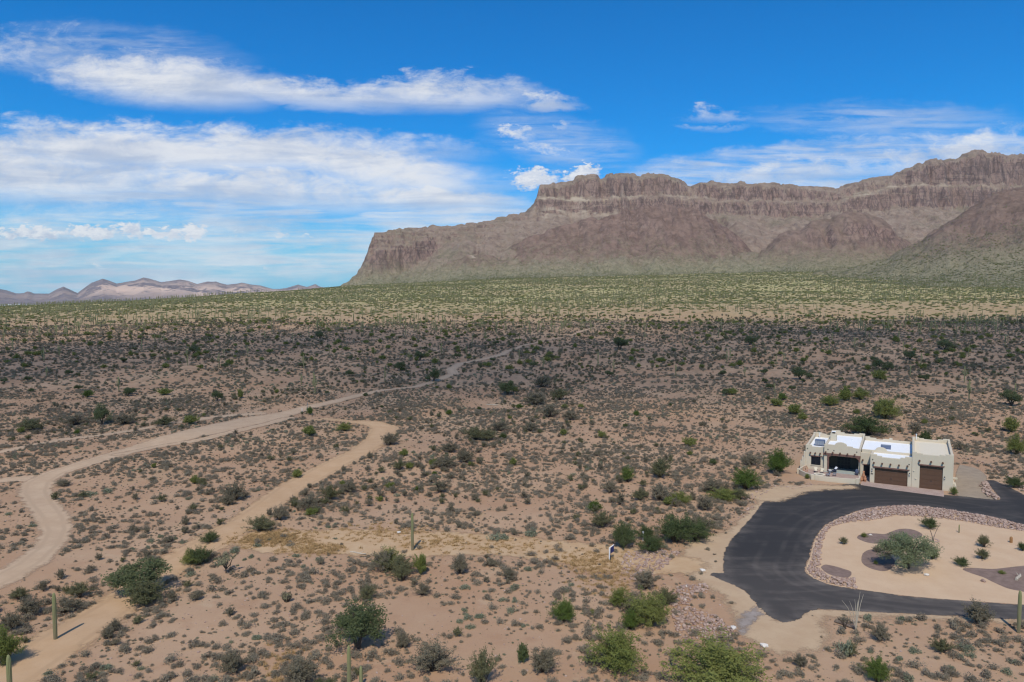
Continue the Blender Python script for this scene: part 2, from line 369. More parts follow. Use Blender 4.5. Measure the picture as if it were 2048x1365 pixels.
M['green'] = leafmat('bright_green_leaf', (.10, .15, .035), (.155, .20, .055), .4); M['cholla'] = leafmat('cholla_spine', (.24, .225, .13), (.36, .33, .20), .1); M['straw'] = leafmat('straw_grass', (.40, .265, .12), (.50, .345, .175), .3)
M['lush'] = leafmat('dark_shrub_leaf', (.085, .115, .045), (.14, .165, .072), .4); M['yellowleaf'] = leafmat('yellow_green_leaf', (.16, .145, .02), (.24, .21, .04), .3)
M['fargreen'] = leafmat('far_green_leaf', (.26, .265, .095), (.37, .355, .145), .5); M['farolive'] = leafmat('far_olive_leaf', (.28, .27, .135), (.38, .35, .19), .45)
def cactus():
    m = mat('saguaro_skin'); p = n_objpos(); x, y, z = n_sep(p); a = n_noise(n_vmul(p, (3, 3, .8)), 1., 4, .6)
    col = n_mix(a, (.17, .185, .075), (.27, .27, .12)); col = n_mix((1.0-n_step(z, .15, 1.3))*n_step(a, .25, .6)*.8, col, (.17, .13, .09))
    return finish(m, col, .8, .25, n_noise(p, 20., 2), .2, .02)
M['cactus'] = cactus(); M['barrel'] = flat('barrel_spines', (.30, .16, .07), .9, .1)
def hillmat():
    m = mat('mountain_rock'); p = n_worldpos(); x, y, z = n_sep(p); g = N.nt.nodes.new('ShaderNodeNewGeometry')
    nz = n_sep(N(g.outputs['Normal']))[2]
    steep = 1.0-n_step(nz, .38, .74)
    a = n_noise(p, .006, 6, .65); b = n_noise(p, .03, 7, .7); s_ = n_noise(n_comb(x*.05, y*.05, z*.012), 1., 7, .74, .9); c = n_noise(p, .12, 5, .75)
    rock = n_mix(n_step(s_, .36, .64), (.150, .096, .082), (.37, .242, .192))
    lay = n_noise(n_comb(x*.0035, y*.0035, z*.075), 1., 5, .7); rock = n_mix(n_step(lay, .54, .62)*.5, rock, (.40, .29, .215)); rock = n_mix(n_step(lay, .46, .38)*.0+(1.0-n_step(lay, .36, .44))*.5, rock, (.125, .085, .07))
    vc = N.nt.nodes.new('ShaderNodeTexVoronoi'); vc.feature = 'DISTANCE_TO_EDGE'; vc.inputs['Scale'].default_value = 1.0; N.nt.links.new(n_comb(x*.045+n_noise(p, .02, 4)*2.0, y*.03, z*.02).k, vc.inputs['Vector'])
    rock = n_mix((1.0-n_step(N(vc.outputs['Distance']), .01, .09))*.55, rock, (.085, .06, .052))
    rock = n_mix(n_step(a, .5, .72)*.5, rock, (.30, .19, .135))
    rock = n_mix(n_step(s_, .58, .70)*.45*n_step(c, .4, .6), rock, (.36, .28, .22))
    tal = n_mix(n_step(b, .36, .66), (.262, .185, .138), (.38, .285, .212))
    tal = n_mix(n_step(a, .48, .7)*.55, tal, (.20, .175, .105))
    tal = n_mix(n_step(c, .55, .66)*.75, tal, (.095, .085, .052)); tal = n_mix(n_step(n_noise(p, .045, 6, .8), .54, .64)*.6, tal, (.135, .095, .078)); tal = n_mix(n_step(n_noise(n_comb(x*.01, y*.01, z*.06), 1., 5, .75), .57, .66)*.5, tal, (.36, .28, .215))
    tal = n_mix(n_step(n_noise(n_comb(x*.02, y*.004, z*.006), 1., 6, .7), .56, .74)*.5, tal, (.30, .235, .165))
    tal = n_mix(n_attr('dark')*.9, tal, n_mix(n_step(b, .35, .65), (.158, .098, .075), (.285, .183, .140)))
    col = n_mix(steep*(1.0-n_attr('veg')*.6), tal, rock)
    veg = n_attr('veg')*n_step(n_noise(p, .05, 5, .72)+n_attr('veg')*.45, .5, .85)
    col = n_mix(veg*.8, col, n_mix(n_step(c, .35, .6), (.19, .185, .09), (.335, .305, .185)))
    pale = n_attr('pale')*n_step(n_noise(n_comb(x*.012, y*.012, z*.05), 1., 5, .7), .44, .55)
    col = n_mix(pale*.85, col, (.56, .45, .33))
    return finish(m, col, .95, .08, s_*.7+b*.6+c*.7, 1.0, 9.0)
M['hill'] = hillmat()
def farhill():
    m = mat('distant_rock'); p = n_worldpos(); g = N.nt.nodes.new('ShaderNodeNewGeometry'); nz = n_sep(N(g.outputs['Normal']))[2]
    a = n_noise(p, .0011, 6, .62); b = n_noise(p, .006, 5, .7)
    col = n_mix(n_step(b, .35, .65), (.10, .072, .078), (.20, .145, .13)); col = n_mix(n_attr('pale')*n_step(a+b*.4, .62, .72)*.95, col, (.62, .43, .31))  # pale tone covers tan cliffs and painted sunlit faces; purple base paints shading
    return finish(m, col, .95, .05, b, .6, 30.)
M['far'] = farhill()

# ------------------------------------------------------------------ ground sheet
uu = np.linspace(-1.35, 1.35, 430); yr = np.concatenate([np.linspace(-40, 38, 12), np.geomspace(42, 20000, 600)])
U, Yg = np.meshgrid(uu, yr); X = np.where(Yg < 42, U*60*1.4, U*Yg); X = np.where(Yg < 42, U*(60+0*Yg), X)
Z = terr(X, Yg)
nr, nc = X.shape; idx = np.arange(nr*nc).reshape(nr, nc)
gq = np.stack([idx[:-1,:-1], idx[:-1,1:], idx[1:,1:], idx[1:,:-1]], -1).reshape(-1, 4)
ground = link('ground', mesh_np('ground', np.stack([X, Yg, Z], -1).reshape(-1, 3), gq, [M['ground']], smooth=True)); tag(ground, kind='structure')

# ------------------------------------------------------------------ mountain
def px_i(u, tab): t = np.array(tab, float); return np.interp(1024+F*u, t[:,0], t[:,1])
SKY_ = [(655,600),(680,574),(700,560),(712,551),(724,532),(736,505),(744,480),(752,466),(790,458),(820,455),(870,452),(920,450),(960,445),(1010,434),(1050,425),(1066,410),(1074,392),(1078,372),(1110,368),(1140,364),(1150,354),(1190,350),(1200,357),(1215,350),(1260,349),(1275,353),(1290,348),(1325,350),(1350,360),(1370,368),(1376,375),(1395,366),(1420,361),(1440,370),(1475,365),(1500,371),(1540,366),(1565,371),(1600,371),(1640,374),(1665,378),(1690,370),(1720,361),(1770,354),(1810,337),(1850,323),(1900,321),(1925,308),(1945,303),(1962,309),(1985,308),(2000,313),(2048,312),(2200,318),(2450,330)]
L1_ = [(655,600),(712,556),(740,515),(755,492),(820,478),(900,462),(960,450),(1050,432),(1066,420),(1076,395),(1130,400),(1200,397),(1300,391),(1380,398),(1480,403),(1600,402),(1665,404),(1700,388),(1800,372),(1900,370),(2048,374),(2450,390)]
L2_ = [(655,600),(712,568),(740,552),(760,548),(820,538),(860,512),(900,478),(950,462),(1000,450),(1050,440),(1076,425),(1150,430),(1250,428),(1350,430),(1480,432),(1600,436),(1665,428),(1760,418),(1900,416),(2048,420),(2450,430)]
hu = np.arange(-.272, 1.0, .0017)
hy = np.concatenate([np.arange(1150, 2200, 11), np.arange(2200, 2560, 7), np.arange(2560, 3560, 4.6), np.arange(3560, 4700, 11)])
HU, HY = np.meshgrid(hu, hy); HX = HU*HY
zt = terr(HX, HY)
el = lambda t, Yd: CAMH+(HOR-t)/F*Yd
s_px, l1, l2 = px_i(hu, SKY_), px_i(hu, L1_), px_i(hu, L2_)
pxs = 1024+F*hu
Y2 = np.interp(pxs, [655,740,900,1060,1100,1300,1700,2048,2450], [2600,2620,2800,3020,3080,3100,3160,3250,3300])
Yf = np.interp(pxs, [655,740,1000,1500,2450], [2330,2200,1950,1880,1880])
zfoot = terr(hu*Yf, Yf)
w1 = (fbm(HX/130., HY/400., 4, 41)-.5)*80+(ridged(HX/27., HY/240., 4, 5)-.5)*30*sstep(fbm(HX/160., HY/300., 2, 12), .3, .65)+(fbm(HX/8., HY/50., 2, 6)-.5)*16
w1 = (w1*.42+(np.round(fbm(HX/46., HY/420., 3, 43)*11)/11-.5)*75+(np.round(fbm(HX/15., HY/160., 2, 45)*6)/6-.5)*14)*np.interp(pxs, [655,720,760,880,960,1050,1076], [.3,.9,1,.6,.15,.2,1])[None,:]
HYw = HY+w1*sstep(HX/HY, -.25, -.2)*(.12+.88*sstep(HY, Y2[None,:]-330, Y2[None,:]-40))
rough1 = (fbm(HX/48., HY/48., 5, 77, .62)-.5)
mz = np.empty_like(HX); pale = np.zeros_like(HX)
for j in range(len(hu)):
    y2 = Y2[j]; ys = [Yf[j]-120, Yf[j], Yf[j]+(y2-Yf[j])*.3, Yf[j]+(y2-Yf[j])*.6, y2, y2+26, y2+62, y2+86, y2+165, y2+1500]
    z2, z2t, z1, zc = el(l2[j], y2), el(l1[j]+(2 if pxs[j] > 1070 else 6), y2+26), el(l1[j], y2+62), el(s_px[j]+6, y2+86)
    zt2 = el(s_px[j], y2+165)
    zs = [zfoot[j]-8, zfoot[j], zfoot[j]+(z2-zfoot[j])*.085, zfoot[j]+(z2-zfoot[j])*.36, z2, z2+(z1-z2)*.86, z1, z1+(zc-z1)*.95, zt2, zt2*.72]
    mz[:, j] = np.interp(HYw[:, j], ys, zs)
    if pxs[j] > 1060: pale[:, j] = np.clip(1-np.abs(mz[:, j]-(z1-6))/14, 0, 1)*np.interp(pxs[j], [1060,1075,1240,1290,1420,1480,1660,1700,1850,1900,2100], [0,1,1,.4,.3,.1,.1,.8,.9,.3,.2])
capz = el(s_px, 1.0)*0
tmask = sstep(HYw, Yf[None,:]-60, Yf[None,:]+480)
gul = ridged(HX/95., HY/420., 4, 61)-.55
tal = tmask*(1-sstep(HYw, Y2[None,:]-60, Y2[None,:]+20))
mz = mz-gul*46*tal+rough1*40*tmask*(1-.6*sstep(HYw, Y2[None,:]+60, Y2[None,:]+150))
def terrace(z, st, sx, seed):
    t = z/st+fbm(HX/sx, HY/sx, 3, seed)*3.0; f = t-np.floor(t); return st*(sstep(f, .45, .95)-f)
cl_m = sstep(HYw, Y2[None,:]-40, Y2[None,:]+5)
mz = mz+terrace(mz, 22., 170., 71)*(.75*cl_m+.55*tal*sstep(fbm(HX/110., HY/140., 3, 72), .5, .66))+terrace(mz, 9., 60., 74)*.5*cl_m
# keep the crest where the skyline is: clamp against the sight line of the skyline
lim = CAMH+(HOR-(s_px-1.2+ ((np.round(vn(pxs/10., 0*pxs, 4)*5)/5-.5)*4.5 + (vn(pxs/3.6, 0*pxs, 8)-.5)*2.5)*np.interp(pxs, [655,1040,1080], [.25,.3,1])))[None,:]/F*HY
mz = np.minimum(mz, lim); mz = np.where(HYw < Yf[None,:]-10, -500, mz)
pale2 = np.exp(-((pxs[None,:]-1165)/70.)**2)*np.clip(1-np.abs(mz-el(424,3060))/45., 0, 1)
pale = np.maximum(pale, pale2*.8)
def hump(tab, yc, yf, yb, seed, nz_=20, steep=None):
    """a spur: its crest seen at tab, at depth yc, rising from yf and falling away to yb"""
    t = px_i(hu, tab); a, b = tab[0][0], tab[-1][0]
    inn = sstep(pxs, a-4, a+8)*(1-sstep(pxs, b-8, b+4)) if b < 2300 else sstep(pxs, a-4, a+8)
    yc_ = np.interp(pxs, [q[0] for q in yc], [q[1] for q in yc]) if isinstance(yc, list) else yc+0*pxs
    yf_ = np.interp(pxs, [q[0] for q in yf], [q[1] for q in yf]) if isinstance(yf, list) else yf+0*pxs
    zc = el(t, yc_); zf_ = terr(hu*yf_, yf_)
    ww = (fbm(HX/120., HY/200., 4, seed)-.5)*90+(ridged(HX/44., HY/160., 3, seed+4)-.5)*22+(np.round(fbm(HX/40., HY/150., 3, seed+6)*9)/9-.5)*26
    Yw = HY+ww*sstep(HY, yf_[None,:], yf_[None,:]+150)
    r = np.clip((Yw-yf_[None,:])/(yc_-yf_)[None,:], -.2, None); back = np.clip((HY-yc_[None,:])/yb, 0, 1)
    prof = np.interp(r, steep[0], steep[1]) if steep else np.interp(r, [-.2, 0, .35, 1, 9], [-.03, 0, .20, 1, 1])
    h = zf_[None,:]+(zc-zf_)[None,:]*prof-(zc-zf_)[None,:]*back**1.3
    g = ridged(HX/70., HY/300., 4, seed+9)-.55
    h = h+terrace(h, 20., 120., seed+31)*.75*np.clip(r*1.4-.3, 0, 1)*sstep(fbm(HX/90., HY/120., 3, seed+33), .4, .62)
    h = h-g*nz_*np.clip(r*1.5, 0, 1)+(fbm(HX/36., HY/36., 4, seed+2)-.5)*nz_*.9*np.clip(r*2, 0, 1)
    lm = CAMH+(HOR-(t-.8))[None,:]/F*HY
    h = np.minimum(h, lm); h = np.where(r < -.02, -500, h); return np.where(inn[None,:] > .02, h*inn[None,:]+(zf_[None,:]-60)*(1-inn[None,:]), -500), r
D_, rD = hump([(880,560),(920,540),(960,522),(1000,500),(1050,478),(1100,460),(1150,446),(1200,431),(1250,420),(1300,413),(1340,410),(1380,418),(1420,436),(1450,456),(1480,480),(1505,510),(1525,545)], 2680, 2300, 500, 131, 26)
CAVE, rC = hump([(845,560),(870,540),(900,523),(930,512),(960,510),(990,512),(1020,520),(1060,534),(1090,552)], 2480, 2280, 300, 211, 16, ([-.2,0,.5,.62,.8,1,9],[-.03,0,.3,.66,.8,1,1]))
B_, rB = hump([(1480,552),(1500,528),(1520,500),(1555,470),(1590,458),(1617,442),(1640,436),(1665,430),(1690,424),(1727,427),(1764,438),(1786,462),(1818,488),(1850,505),(1885,540)], 2560, 2230, 520, 151, 22, ([-.2,0,.4,.62,.76,.86,1,9],[-.03,0,.26,.45,.80,.9,1,1]))
C_, rCc = hump([(1590,562),(1629,545),(1683,537),(1731,528),(1771,514),(1811,496),(1844,474),(1862,459),(1884,444),(1921,423),(1950,409),(1976,390),(2016,380),(2048,366),(2150,330),(2300,310),(2450,320)], [(1590,1800),(1850,1780),(2048,1850),(2450,1900)], [(1590,1500),(1850,1250),(2048,1200),(2450,1150)], 900, 171, 24)
hz_ = np.maximum.reduce([mz, D_, B_, C_, CAVE])
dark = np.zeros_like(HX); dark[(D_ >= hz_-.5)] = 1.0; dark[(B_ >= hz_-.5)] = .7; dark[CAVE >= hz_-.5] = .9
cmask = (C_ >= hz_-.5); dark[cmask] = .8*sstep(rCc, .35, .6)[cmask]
ppx, ppy = proj(HX, HY, hz_); pale = np.maximum(pale, np.exp(-((ppx-947)/7.)**2-((ppy-514)/6.)**2)*1.2*(CAVE >= hz_-8)); pale = np.maximum(pale, 1.1*np.exp(-((ppx-1100)/16.)**2-((ppy-418)/5.)**2)+1.1*np.exp(-((ppx-1122)/9.)**2-((ppy-424)/7.)**2)+np.exp(-((ppx-1090)/7.)**2-((ppy-432)/7.)**2))
blend = np.where(hz_ < zt+2, 0, 1)
veg = np.clip(1.2-(hz_-zt)/115., 0, 1)*.97
veg[cmask] = np.maximum(veg, 1.0-sstep(rCc+ (fbm(HX/60.,HY/60.,3,5)-.5)*.3, .10, .55))[cmask]
veg = np.maximum(veg, .45*(1-sstep(hz_-zt, 60, 260))*(fbm(HX/120., HY/120., 3, 19) > .5))
final = np.where(hz_ < zt-1, zt-9, hz_)
mr, mc = HX.shape; mid_ = np.arange(mr*mc).reshape(mr, mc)
mq = np.stack([mid_[:-1,:-1], mid_[:-1,1:], mid_[1:,1:], mid_[1:,:-1]], -1).reshape(-1, 4)
low = (hz_ < zt-1).ravel()
mq = mq[~low[mq].all(1)]
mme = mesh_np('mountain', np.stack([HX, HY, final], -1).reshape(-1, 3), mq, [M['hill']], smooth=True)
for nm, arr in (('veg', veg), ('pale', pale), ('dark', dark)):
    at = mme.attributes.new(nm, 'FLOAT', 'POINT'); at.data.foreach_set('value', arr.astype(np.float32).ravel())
mountain = link('mountain', mme); tag(mountain, kind='structure')
def mtn_z(x, y):                                     # surface height on the mountain grid
    j = int(np.clip(round((x/y-hu[0])/.0017), 0, mc-1)); i = int(np.clip(np.searchsorted(hy, y), 0, mr-1)); return max(final[i, j], float(zt[i, j]))

# distant range
FT = [(-60,574),(0,579),(14,581),(34,587),(50,586),(57,583),(64,585),(70,588),(100,588),(116,579),(129,574),(144,581),(157,587),(168,579),(185,567),(208,558),(222,562),(236,568),(253,565),(273,562),(290,556),(304,559),(325,565),(342,563),(362,560),(379,563),(396,569),(417,564),(434,564),(455,570),(468,569),(485,566),(503,570),(523,572),(547,579),(560,579),(574,577),(598,570),(615,575),(632,569),(640,574),(700,585),(760,600)]
fu = np.arange(-.80, -.17, .0011); fy = np.concatenate([np.linspace(11500, 15500, 46), np.linspace(15600, 18000, 10)])
FU, FY = np.meshgrid(fu, fy); FXx = FU*FY; ft = px_i(fu, FT)
r = np.clip((FY-11500)/4000., 0, 1); zc = CAMH+(HOR-ft)/F*15500
fh = -34+(zc+34)[None,:]*np.interp(r, [0,.3,.6,.85,1], [0,.18,.5,.86,1])*1.0
fh = fh+(ridged(FXx/900., FY/1500., 5, 301)-.55)*330*r*(1.15-r)*np.clip((zc/250.), .2, 1.4)[None,:]
fh = fh+(ridged(FXx/330., FY/700., 4, 305)-.55)*150*r*(1.1-r)*np.clip((zc/250.), .2, 1.4)[None,:]
fh = np.minimum(fh, CAMH+(HOR-ft+.4)[None,:]/F*FY); fh = np.where(FY > 15500, fh-(FY-15500)*.12, fh)
fr, fc = FXx.shape; fi = np.arange(fr*fc).reshape(fr, fc)
fq = np.stack([fi[:-1,:-1], fi[:-1,1:], fi[1:,1:], fi[1:,:-1]], -1).reshape(-1, 4)
fme = mesh_np('distant_hills', np.stack([FXx, FY, fh], -1).reshape(-1, 3), fq, [M['far']], smooth=True)
at = fme.attributes.new('pale', 'FLOAT', 'POINT'); pl = np.clip(1-np.abs(r-.62)/.36, 0, 1)*np.interp(1024+F*fu, [0,150,190,500,560,760], [.2,.3,1,1,1,.8])[None,:]
at.data.foreach_set('value', pl.astype(np.float32).ravel()); tag(link('distant_hills', fme), kind='structure')

# ------------------------------------------------------------------ flat regions
def seg_dist(x, y, pts, closed=False):
    d = np.full(x.shape, 1e9); n = len(pts)
    for i in range(n if closed else n-1):
        ax_, ay_ = pts[i]; bx, by = pts[(i+1) % n]; vx, vy = bx-ax_, by-ay_; l = vx*vx+vy*vy+1e-9
        t = np.clip(((x-ax_)*vx+(y-ay_)*vy)/l, 0, 1); d = np.minimum(d, np.hypot(x-ax_-t*vx, y-ay_-t*vy))
    return d
def inside(x, y, pts):
    c = np.zeros(x.shape, bool); n = len(pts); j = n-1
    for i in range(n):
        xi, yi = pts[i]; xj, yj = pts[j]
        k = ((yi > y) != (yj > y)) & (x < (xj-xi)*(y-yi)/((yj-yi) if yj != yi else 1e-9)+xi); c ^= k; j = i
    return c
def sdf_poly(pts): return lambda x, y: np.where(inside(x, y, pts), 1, -1)*seg_dist(x, y, pts, True)
def chaik(pts, n=2, closed=True):
    for _ in range(n):
        q = []; m = len(pts)
        for i in range(m if closed else m-1):
            a, b = pts[i], pts[(i+1) % m]; q += [(a[0]*.75+b[0]*.25, a[1]*.75+b[1]*.25), (a[0]*.25+b[0]*.75, a[1]*.25+b[1]*.75)]
        pts = q if closed else [pts[0]]+q+[pts[-1]]
    return pts
def sdf_line(pts, wid):
    def f(x, y):
        d = np.full(x.shape, -1e9)
        for i in range(len(pts)-1):
            ax_, ay_ = pts[i]; bx, by = pts[i+1]; vx, vy = bx-ax_, by-ay_; l = vx*vx+vy*vy+1e-9
            t = np.clip(((x-ax_)*vx+(y-ay_)*vy)/l, 0, 1); d = np.maximum(d, wid[i]+(wid[i+1]-wid[i])*t-np.hypot(x-ax_-t*vx, y-ay_-t*vy))
        return d
    return f
def sheet_obj(name, f, bbox, res, m, off, margin=.7, kind='structure', par=None):
    x0, x1, y0, y1 = bbox; gx = np.arange(x0, x1+res, res); gy = np.arange(y0, y1+res, res); Xs, Ys = np.meshgrid(gx, gy); e = f(Xs, Ys)
    ii = np.arange(Xs.size).reshape(Xs.shape); q = np.stack([ii[:-1,:-1], ii[:-1,1:], ii[1:,1:], ii[1:,:-1]], -1).reshape(-1, 4)
    q = q[(e.ravel()[q] > -margin).any(1)]; used = np.unique(q); rm = np.zeros(Xs.size, int); rm[used] = np.arange(len(used))
    zz = terr(Xs, Ys)+off*(1+np.maximum(Ys-100, 0)/90.)
    v = np.stack([Xs, Ys, zz], -1).reshape(-1, 3)[used]
    me = mesh_np(name, v, rm[q], [m], smooth=True); a = me.attributes.new('edge', 'FLOAT', 'POINT'); a.data.foreach_set('value', e.ravel()[used].astype(np.float32))
    if name == 'driveway': a = me.attributes.new('lane', 'FLOAT', 'POINT'); a.data.foreach_set('value', (-sd_i(Xs, Ys)).ravel()[used].astype(np.float32))
    o = link(name, me, par); tag(o, kind=kind) if kind else None; return o
def bb(pts, m=2): xs = [p[0] for p in pts]; ys = [p[1] for p in pts]; return (min(xs)-m, max(xs)+m, min(ys)-m, max(ys)+m)
W = lambda lst: [P2(a, b) for a, b in lst]
Zm2 = lambda x, y: (1400+x/3.1605, 1000+y/3.1605)
def track(name, pl, m, off, res):
    pts = W([(a, b) for a, b, c in pl]); wd = [c for a, b, c in pl]
    f = sdf_line(pts, wd); sheet_obj(name, f, bb(pts, 6), res, m, off, 1.6); return f
T1 = track('dirt_track', [(-60,1185,2.6),(0,1160,2.4),(58,1128,2.2),(97,1094,2.1),(114,1062,2.1),(106,1036,2.3),(84,1008,2.4),(70,985,2.6),(76,966,2.8),(110,947,2.5),(190,922,2.6),(260,902,3.2),(340,880,4.4),(420,861,5.5),(500,843,5.5),(560,832,4.),(620,815,2.8),(700,796,2.3),(760,782,2.0),(830,775,1.9),(880,760,2.0),(908,749,2.4),(902,740,2.4),(922,728,2.2),(965,720,2.0),(1004,710,2.2),(1018,702,1.9),(1045,693,1.7),(1080,685,1.2),(1140,673,1.0),(1165,663,1.6),(1190,656,.8)], M['track'], .05, .9)
T2 = track('dirt_track', [(-60,968,2.0),(0,962,2.0),(50,957,2.0),(80,962,2.0)], M['track'], .04, .6)
T3 = track('dirt_track', [(236,910,1.3),(330,892,1.4),(400,881,1.4),(470,864,1.6),(530,850,1.6),(575,838,2.)], M['track'], .06, .6)
T4 = track('sandy_wash', [(600,843,1.5),(650,839,1.5),(700,844,1.6),(750,848,3.0),(770,858,4.2),(755,880,3.8),(715,908,3.3),(650,940,3.3),(590,972,3.4),(540,1008,3.0),(490,1042,3.0),(440,1075,3.4),(390,1105,3.2),(350,1130,3.0),(290,1165,2.8),(245,1205,3.0),(190,1240,3.2),(110,1290,3.4),(30,1345,3.4),(-60,1400,3.4)], M['road2'], .035, .6)
T5 = track('cleared_strip', [(480,1072,3.2),(560,1085,4.4),(680,1082,5.2),(800,1088,5.2),(900,1088,5.0),(1010,1092,4.2),(1110,1102,4.2),(1200,1116,5.0),(1290,1122,4.6),(1365,1130,3.0)], M['clear'], .022, .5)
T6 = track('dirt_track', [(0,905,2.),(120,880,1.8),(240,866,1.6),(330,850,2.),(420,836,2.4),(520,828,2.)], M['track'], .03, .9)
T7 = track('sandy_wash', [(1470,985,.8),(1530,992,3.6),(1590,978,2.6),(1640,975,1.8),(1700,975,1.2)], M['pale'], .02, .5)

outer = [(1545,986),(1575,980),(1610,976),(1650,972),(1690,969),(1705,968),(1722,968),(1883,990),(1915,992),(1955,997),(2000.8,1000.6),(1996,993),(1986,979),(1976,966),(1972,961),(1987,961),(2001,967),(2025,978),(2048,990),(2110,1012),(2300,1075),(2330,1268),(2048,1240),(1995,1237),(1875,1231),(1716,1223),(1640,1219),(1618,1222),(1604,1234),(1590,1242),(1565,1245),(1548,1239),(1536,1231),(1518,1214),(1504,1200),(1492,1184),(1470,1172),(1447,1163),(1420,1149),(1424,1146),(1448,1147),(1446,1136),(1447,1108),(1456,1090),(1466,1076),(1485,1056),(1504,1035),(1520,1013),(1532,1000)]
outer_w = W(outer)
inner = [(2200,1080),(2110,1064),(2048,1050.6),(2010,1040),(1969.6,1031.6),(1920,1023),(1874.6,1016),(1835,1012),(1798.7,1011),(1748,1014.5),(1715,1022),(1684.8,1033),(1662,1043),(1645,1055),(1631,1073),(1624,1090),(1619,1112),(1609,1138),(1613,1148),(1630,1160),(1662.6,1171),(1690,1176),(1716,1179.5),(1760,1186),(1811,1193),(1906,1201),(2048,1210.5),(2200,1222)]
inner_w = W(inner)
sd_o, sd_i = sdf_poly(outer_w), sdf_poly(chaik(inner_w, 1))
drive_f = lambda x, y: np.minimum(sd_o(x, y), -sd_i(x, y))
pale_pts = W([(1380,1080),(1450,1065),(1500,1020),(1530,985),(1560,972),(1600,972),(1600,1000),(1560,1240),(1620,1216),(1780,1222),(2100,1242),(2100,1250),(1800,1236),(1700,1232),(1640,1240),(1660,1275),(1640,1300),(1560,1310),(1520,1290),(1480,1270),(1470,1230),(1440,1190),(1390,1160),(1350,1130)])
sheet_obj('sand_apron', sdf_poly(pale_pts), bb(pale_pts), .5, M['pale'], .004, 2.6)
fs = W([(1500,1250),(1520,1228),(1512,1216),(1490,1226),(1478,1250),(1480,1268),(1492,1262)]); sheet_obj('gravel_patch', sdf_poly(fs), bb(fs), .3, M['greyfine'], .012, .8)
lot_pts = W([(1905,996),(1915,930),(1930,931),(1955,938),(1972,950),(1974,960),(1966,966),(1975,985),(1990,998),(2000,1001),(1955,998)]); sheet_obj('gravel_lot', sdf_poly(chaik(lot_pts, 1)), bb(lot_pts), .4, M['lot'], .010, .8)
sheet_obj('driveway', drive_f, bb(outer_w, 1), .4, M['asphalt'], .016, .7)
isl = sdf_poly(chaik(inner_w, 1)); sheet_obj('sand_island', lambda x, y: isl(x, y)-.1, bb(inner_w), .45, M['sand'], .012, .4)
beds = [[(990,238),(1010,220),(1060,212),(1120,214),(1170,220),(1215,200),(1265,183),(1330,185),(1380,200),(1410,222),(1395,240),(1340,250),(1250,255),(1180,270),(1120,281),(1050,270),(1005,252)],
        [(1022,345),(1060,318),(1110,313),(1160,320),(1200,345),(1240,395),(1210,435),(1175,454),(1120,448),(1060,428),(1020,400)],
        [(760,430),(785,408),(830,416),(900,434),(965,455),(945,495),(880,490),(810,472)],
        [(1645,437),(1700,430),(1770,434),(1850,440),(1940,430),(2048,418),(2200,400),(2200,640),(2048,580),(1975,570),(1910,548),(1850,520),(1800,492),(1720,468)]]
bed_w = [W([Zm2(*p) for p in b]) for b in beds]
for b in bed_w: sheet_obj('mulch_bed', sdf_poly(chaik(b, 2)), bb(b, 1), .22, M['mulch'], .022, .5)

# ------------------------------------------------------------------ stones
def stone_mesh(seed, mt):
    rnd = random.Random(seed); bm = bmesh.new(); bmesh.ops.create_icosphere(bm, subdivisions=1, radius=.5)
    sx, sy, sz = rnd.uniform(.8, 1.25), rnd.uniform(.7, 1.0), rnd.uniform(.5, .8)
    for v in bm.verts:
        k = rnd.uniform(.72, 1.15); v.co = Vector((v.co.x*k*sx, v.co.y*k*sy, v.co.z*k*sz))
    me = bpy.data.meshes.new('stone'); bm.to_mesh(me); bm.free(); me.materials.append(mt); return me
STM = [stone_mesh(i, M['rock']) for i in range(10)]; STW = [stone_mesh(i+40, M['whiterock']) for i in range(4)]
STV = []
for me in STM:
    v = np.empty(len(me.vertices)*3, np.float32); me.vertices.foreach_get('co', v); STV.append((v.reshape(-1, 3), np.array([p.vertices[:] for p in me.polygons], np.int32)))
def joined_stones(name, pts, mt, par=None, label=None):
    vs, fs_, b = [], [], 0
    for (x, y, z, s_) in pts:
        v, f = STV[random.randrange(10)]; a, t = random.uniform(0, 6.28), random.uniform(-.5, .5)
        ca, sa, ct, st = math.cos(a), math.sin(a), math.cos(t), math.sin(t)
        R_ = np.array([[ca, -sa, 0], [sa, ca, 0], [0, 0, 1]])@np.array([[1, 0, 0], [0, ct, -st], [0, st, ct]])
        vs.append((v*s_)@R_.T+np.array([x, y, z])); fs_.append(f+b); b += len(v)
    o = link(name, mesh_np(name, np.concatenate(vs), np.concatenate(fs_), [mt]), par); tag(o, label, 'stones' if (label and not par) else None, None, 'stuff'); return o
def fill(f, bbox, n, seed):
    g = np.random.default_rng(seed); x = g.uniform(bbox[0], bbox[1], n); y = g.uniform(bbox[2], bbox[3], n); k = f(x, y) > 0; return x[k], y[k]
sand_in = W([Zm2(*p) for p in [(2600,290),(2048,203),(1900,183),(1800,164),(1700,146),(1600,131),(1500,120),(1400,110),(1250,104),(1100,133),(930,151),(870,165),(830,182),(806,225),(790,270),(780,310),(778,370),(770,408),(830,412),(965,452),(985,470),(1005,560),(1100,620),(1300,700),(2048,800),(2600,900)]])
sf = sdf_poly(sand_in); bedf = sdf_poly(bed_w[2])
bord = lambda x, y: np.minimum(np.minimum(isl(x, y), -sf(x, y)), -bedf(x, y))-.32
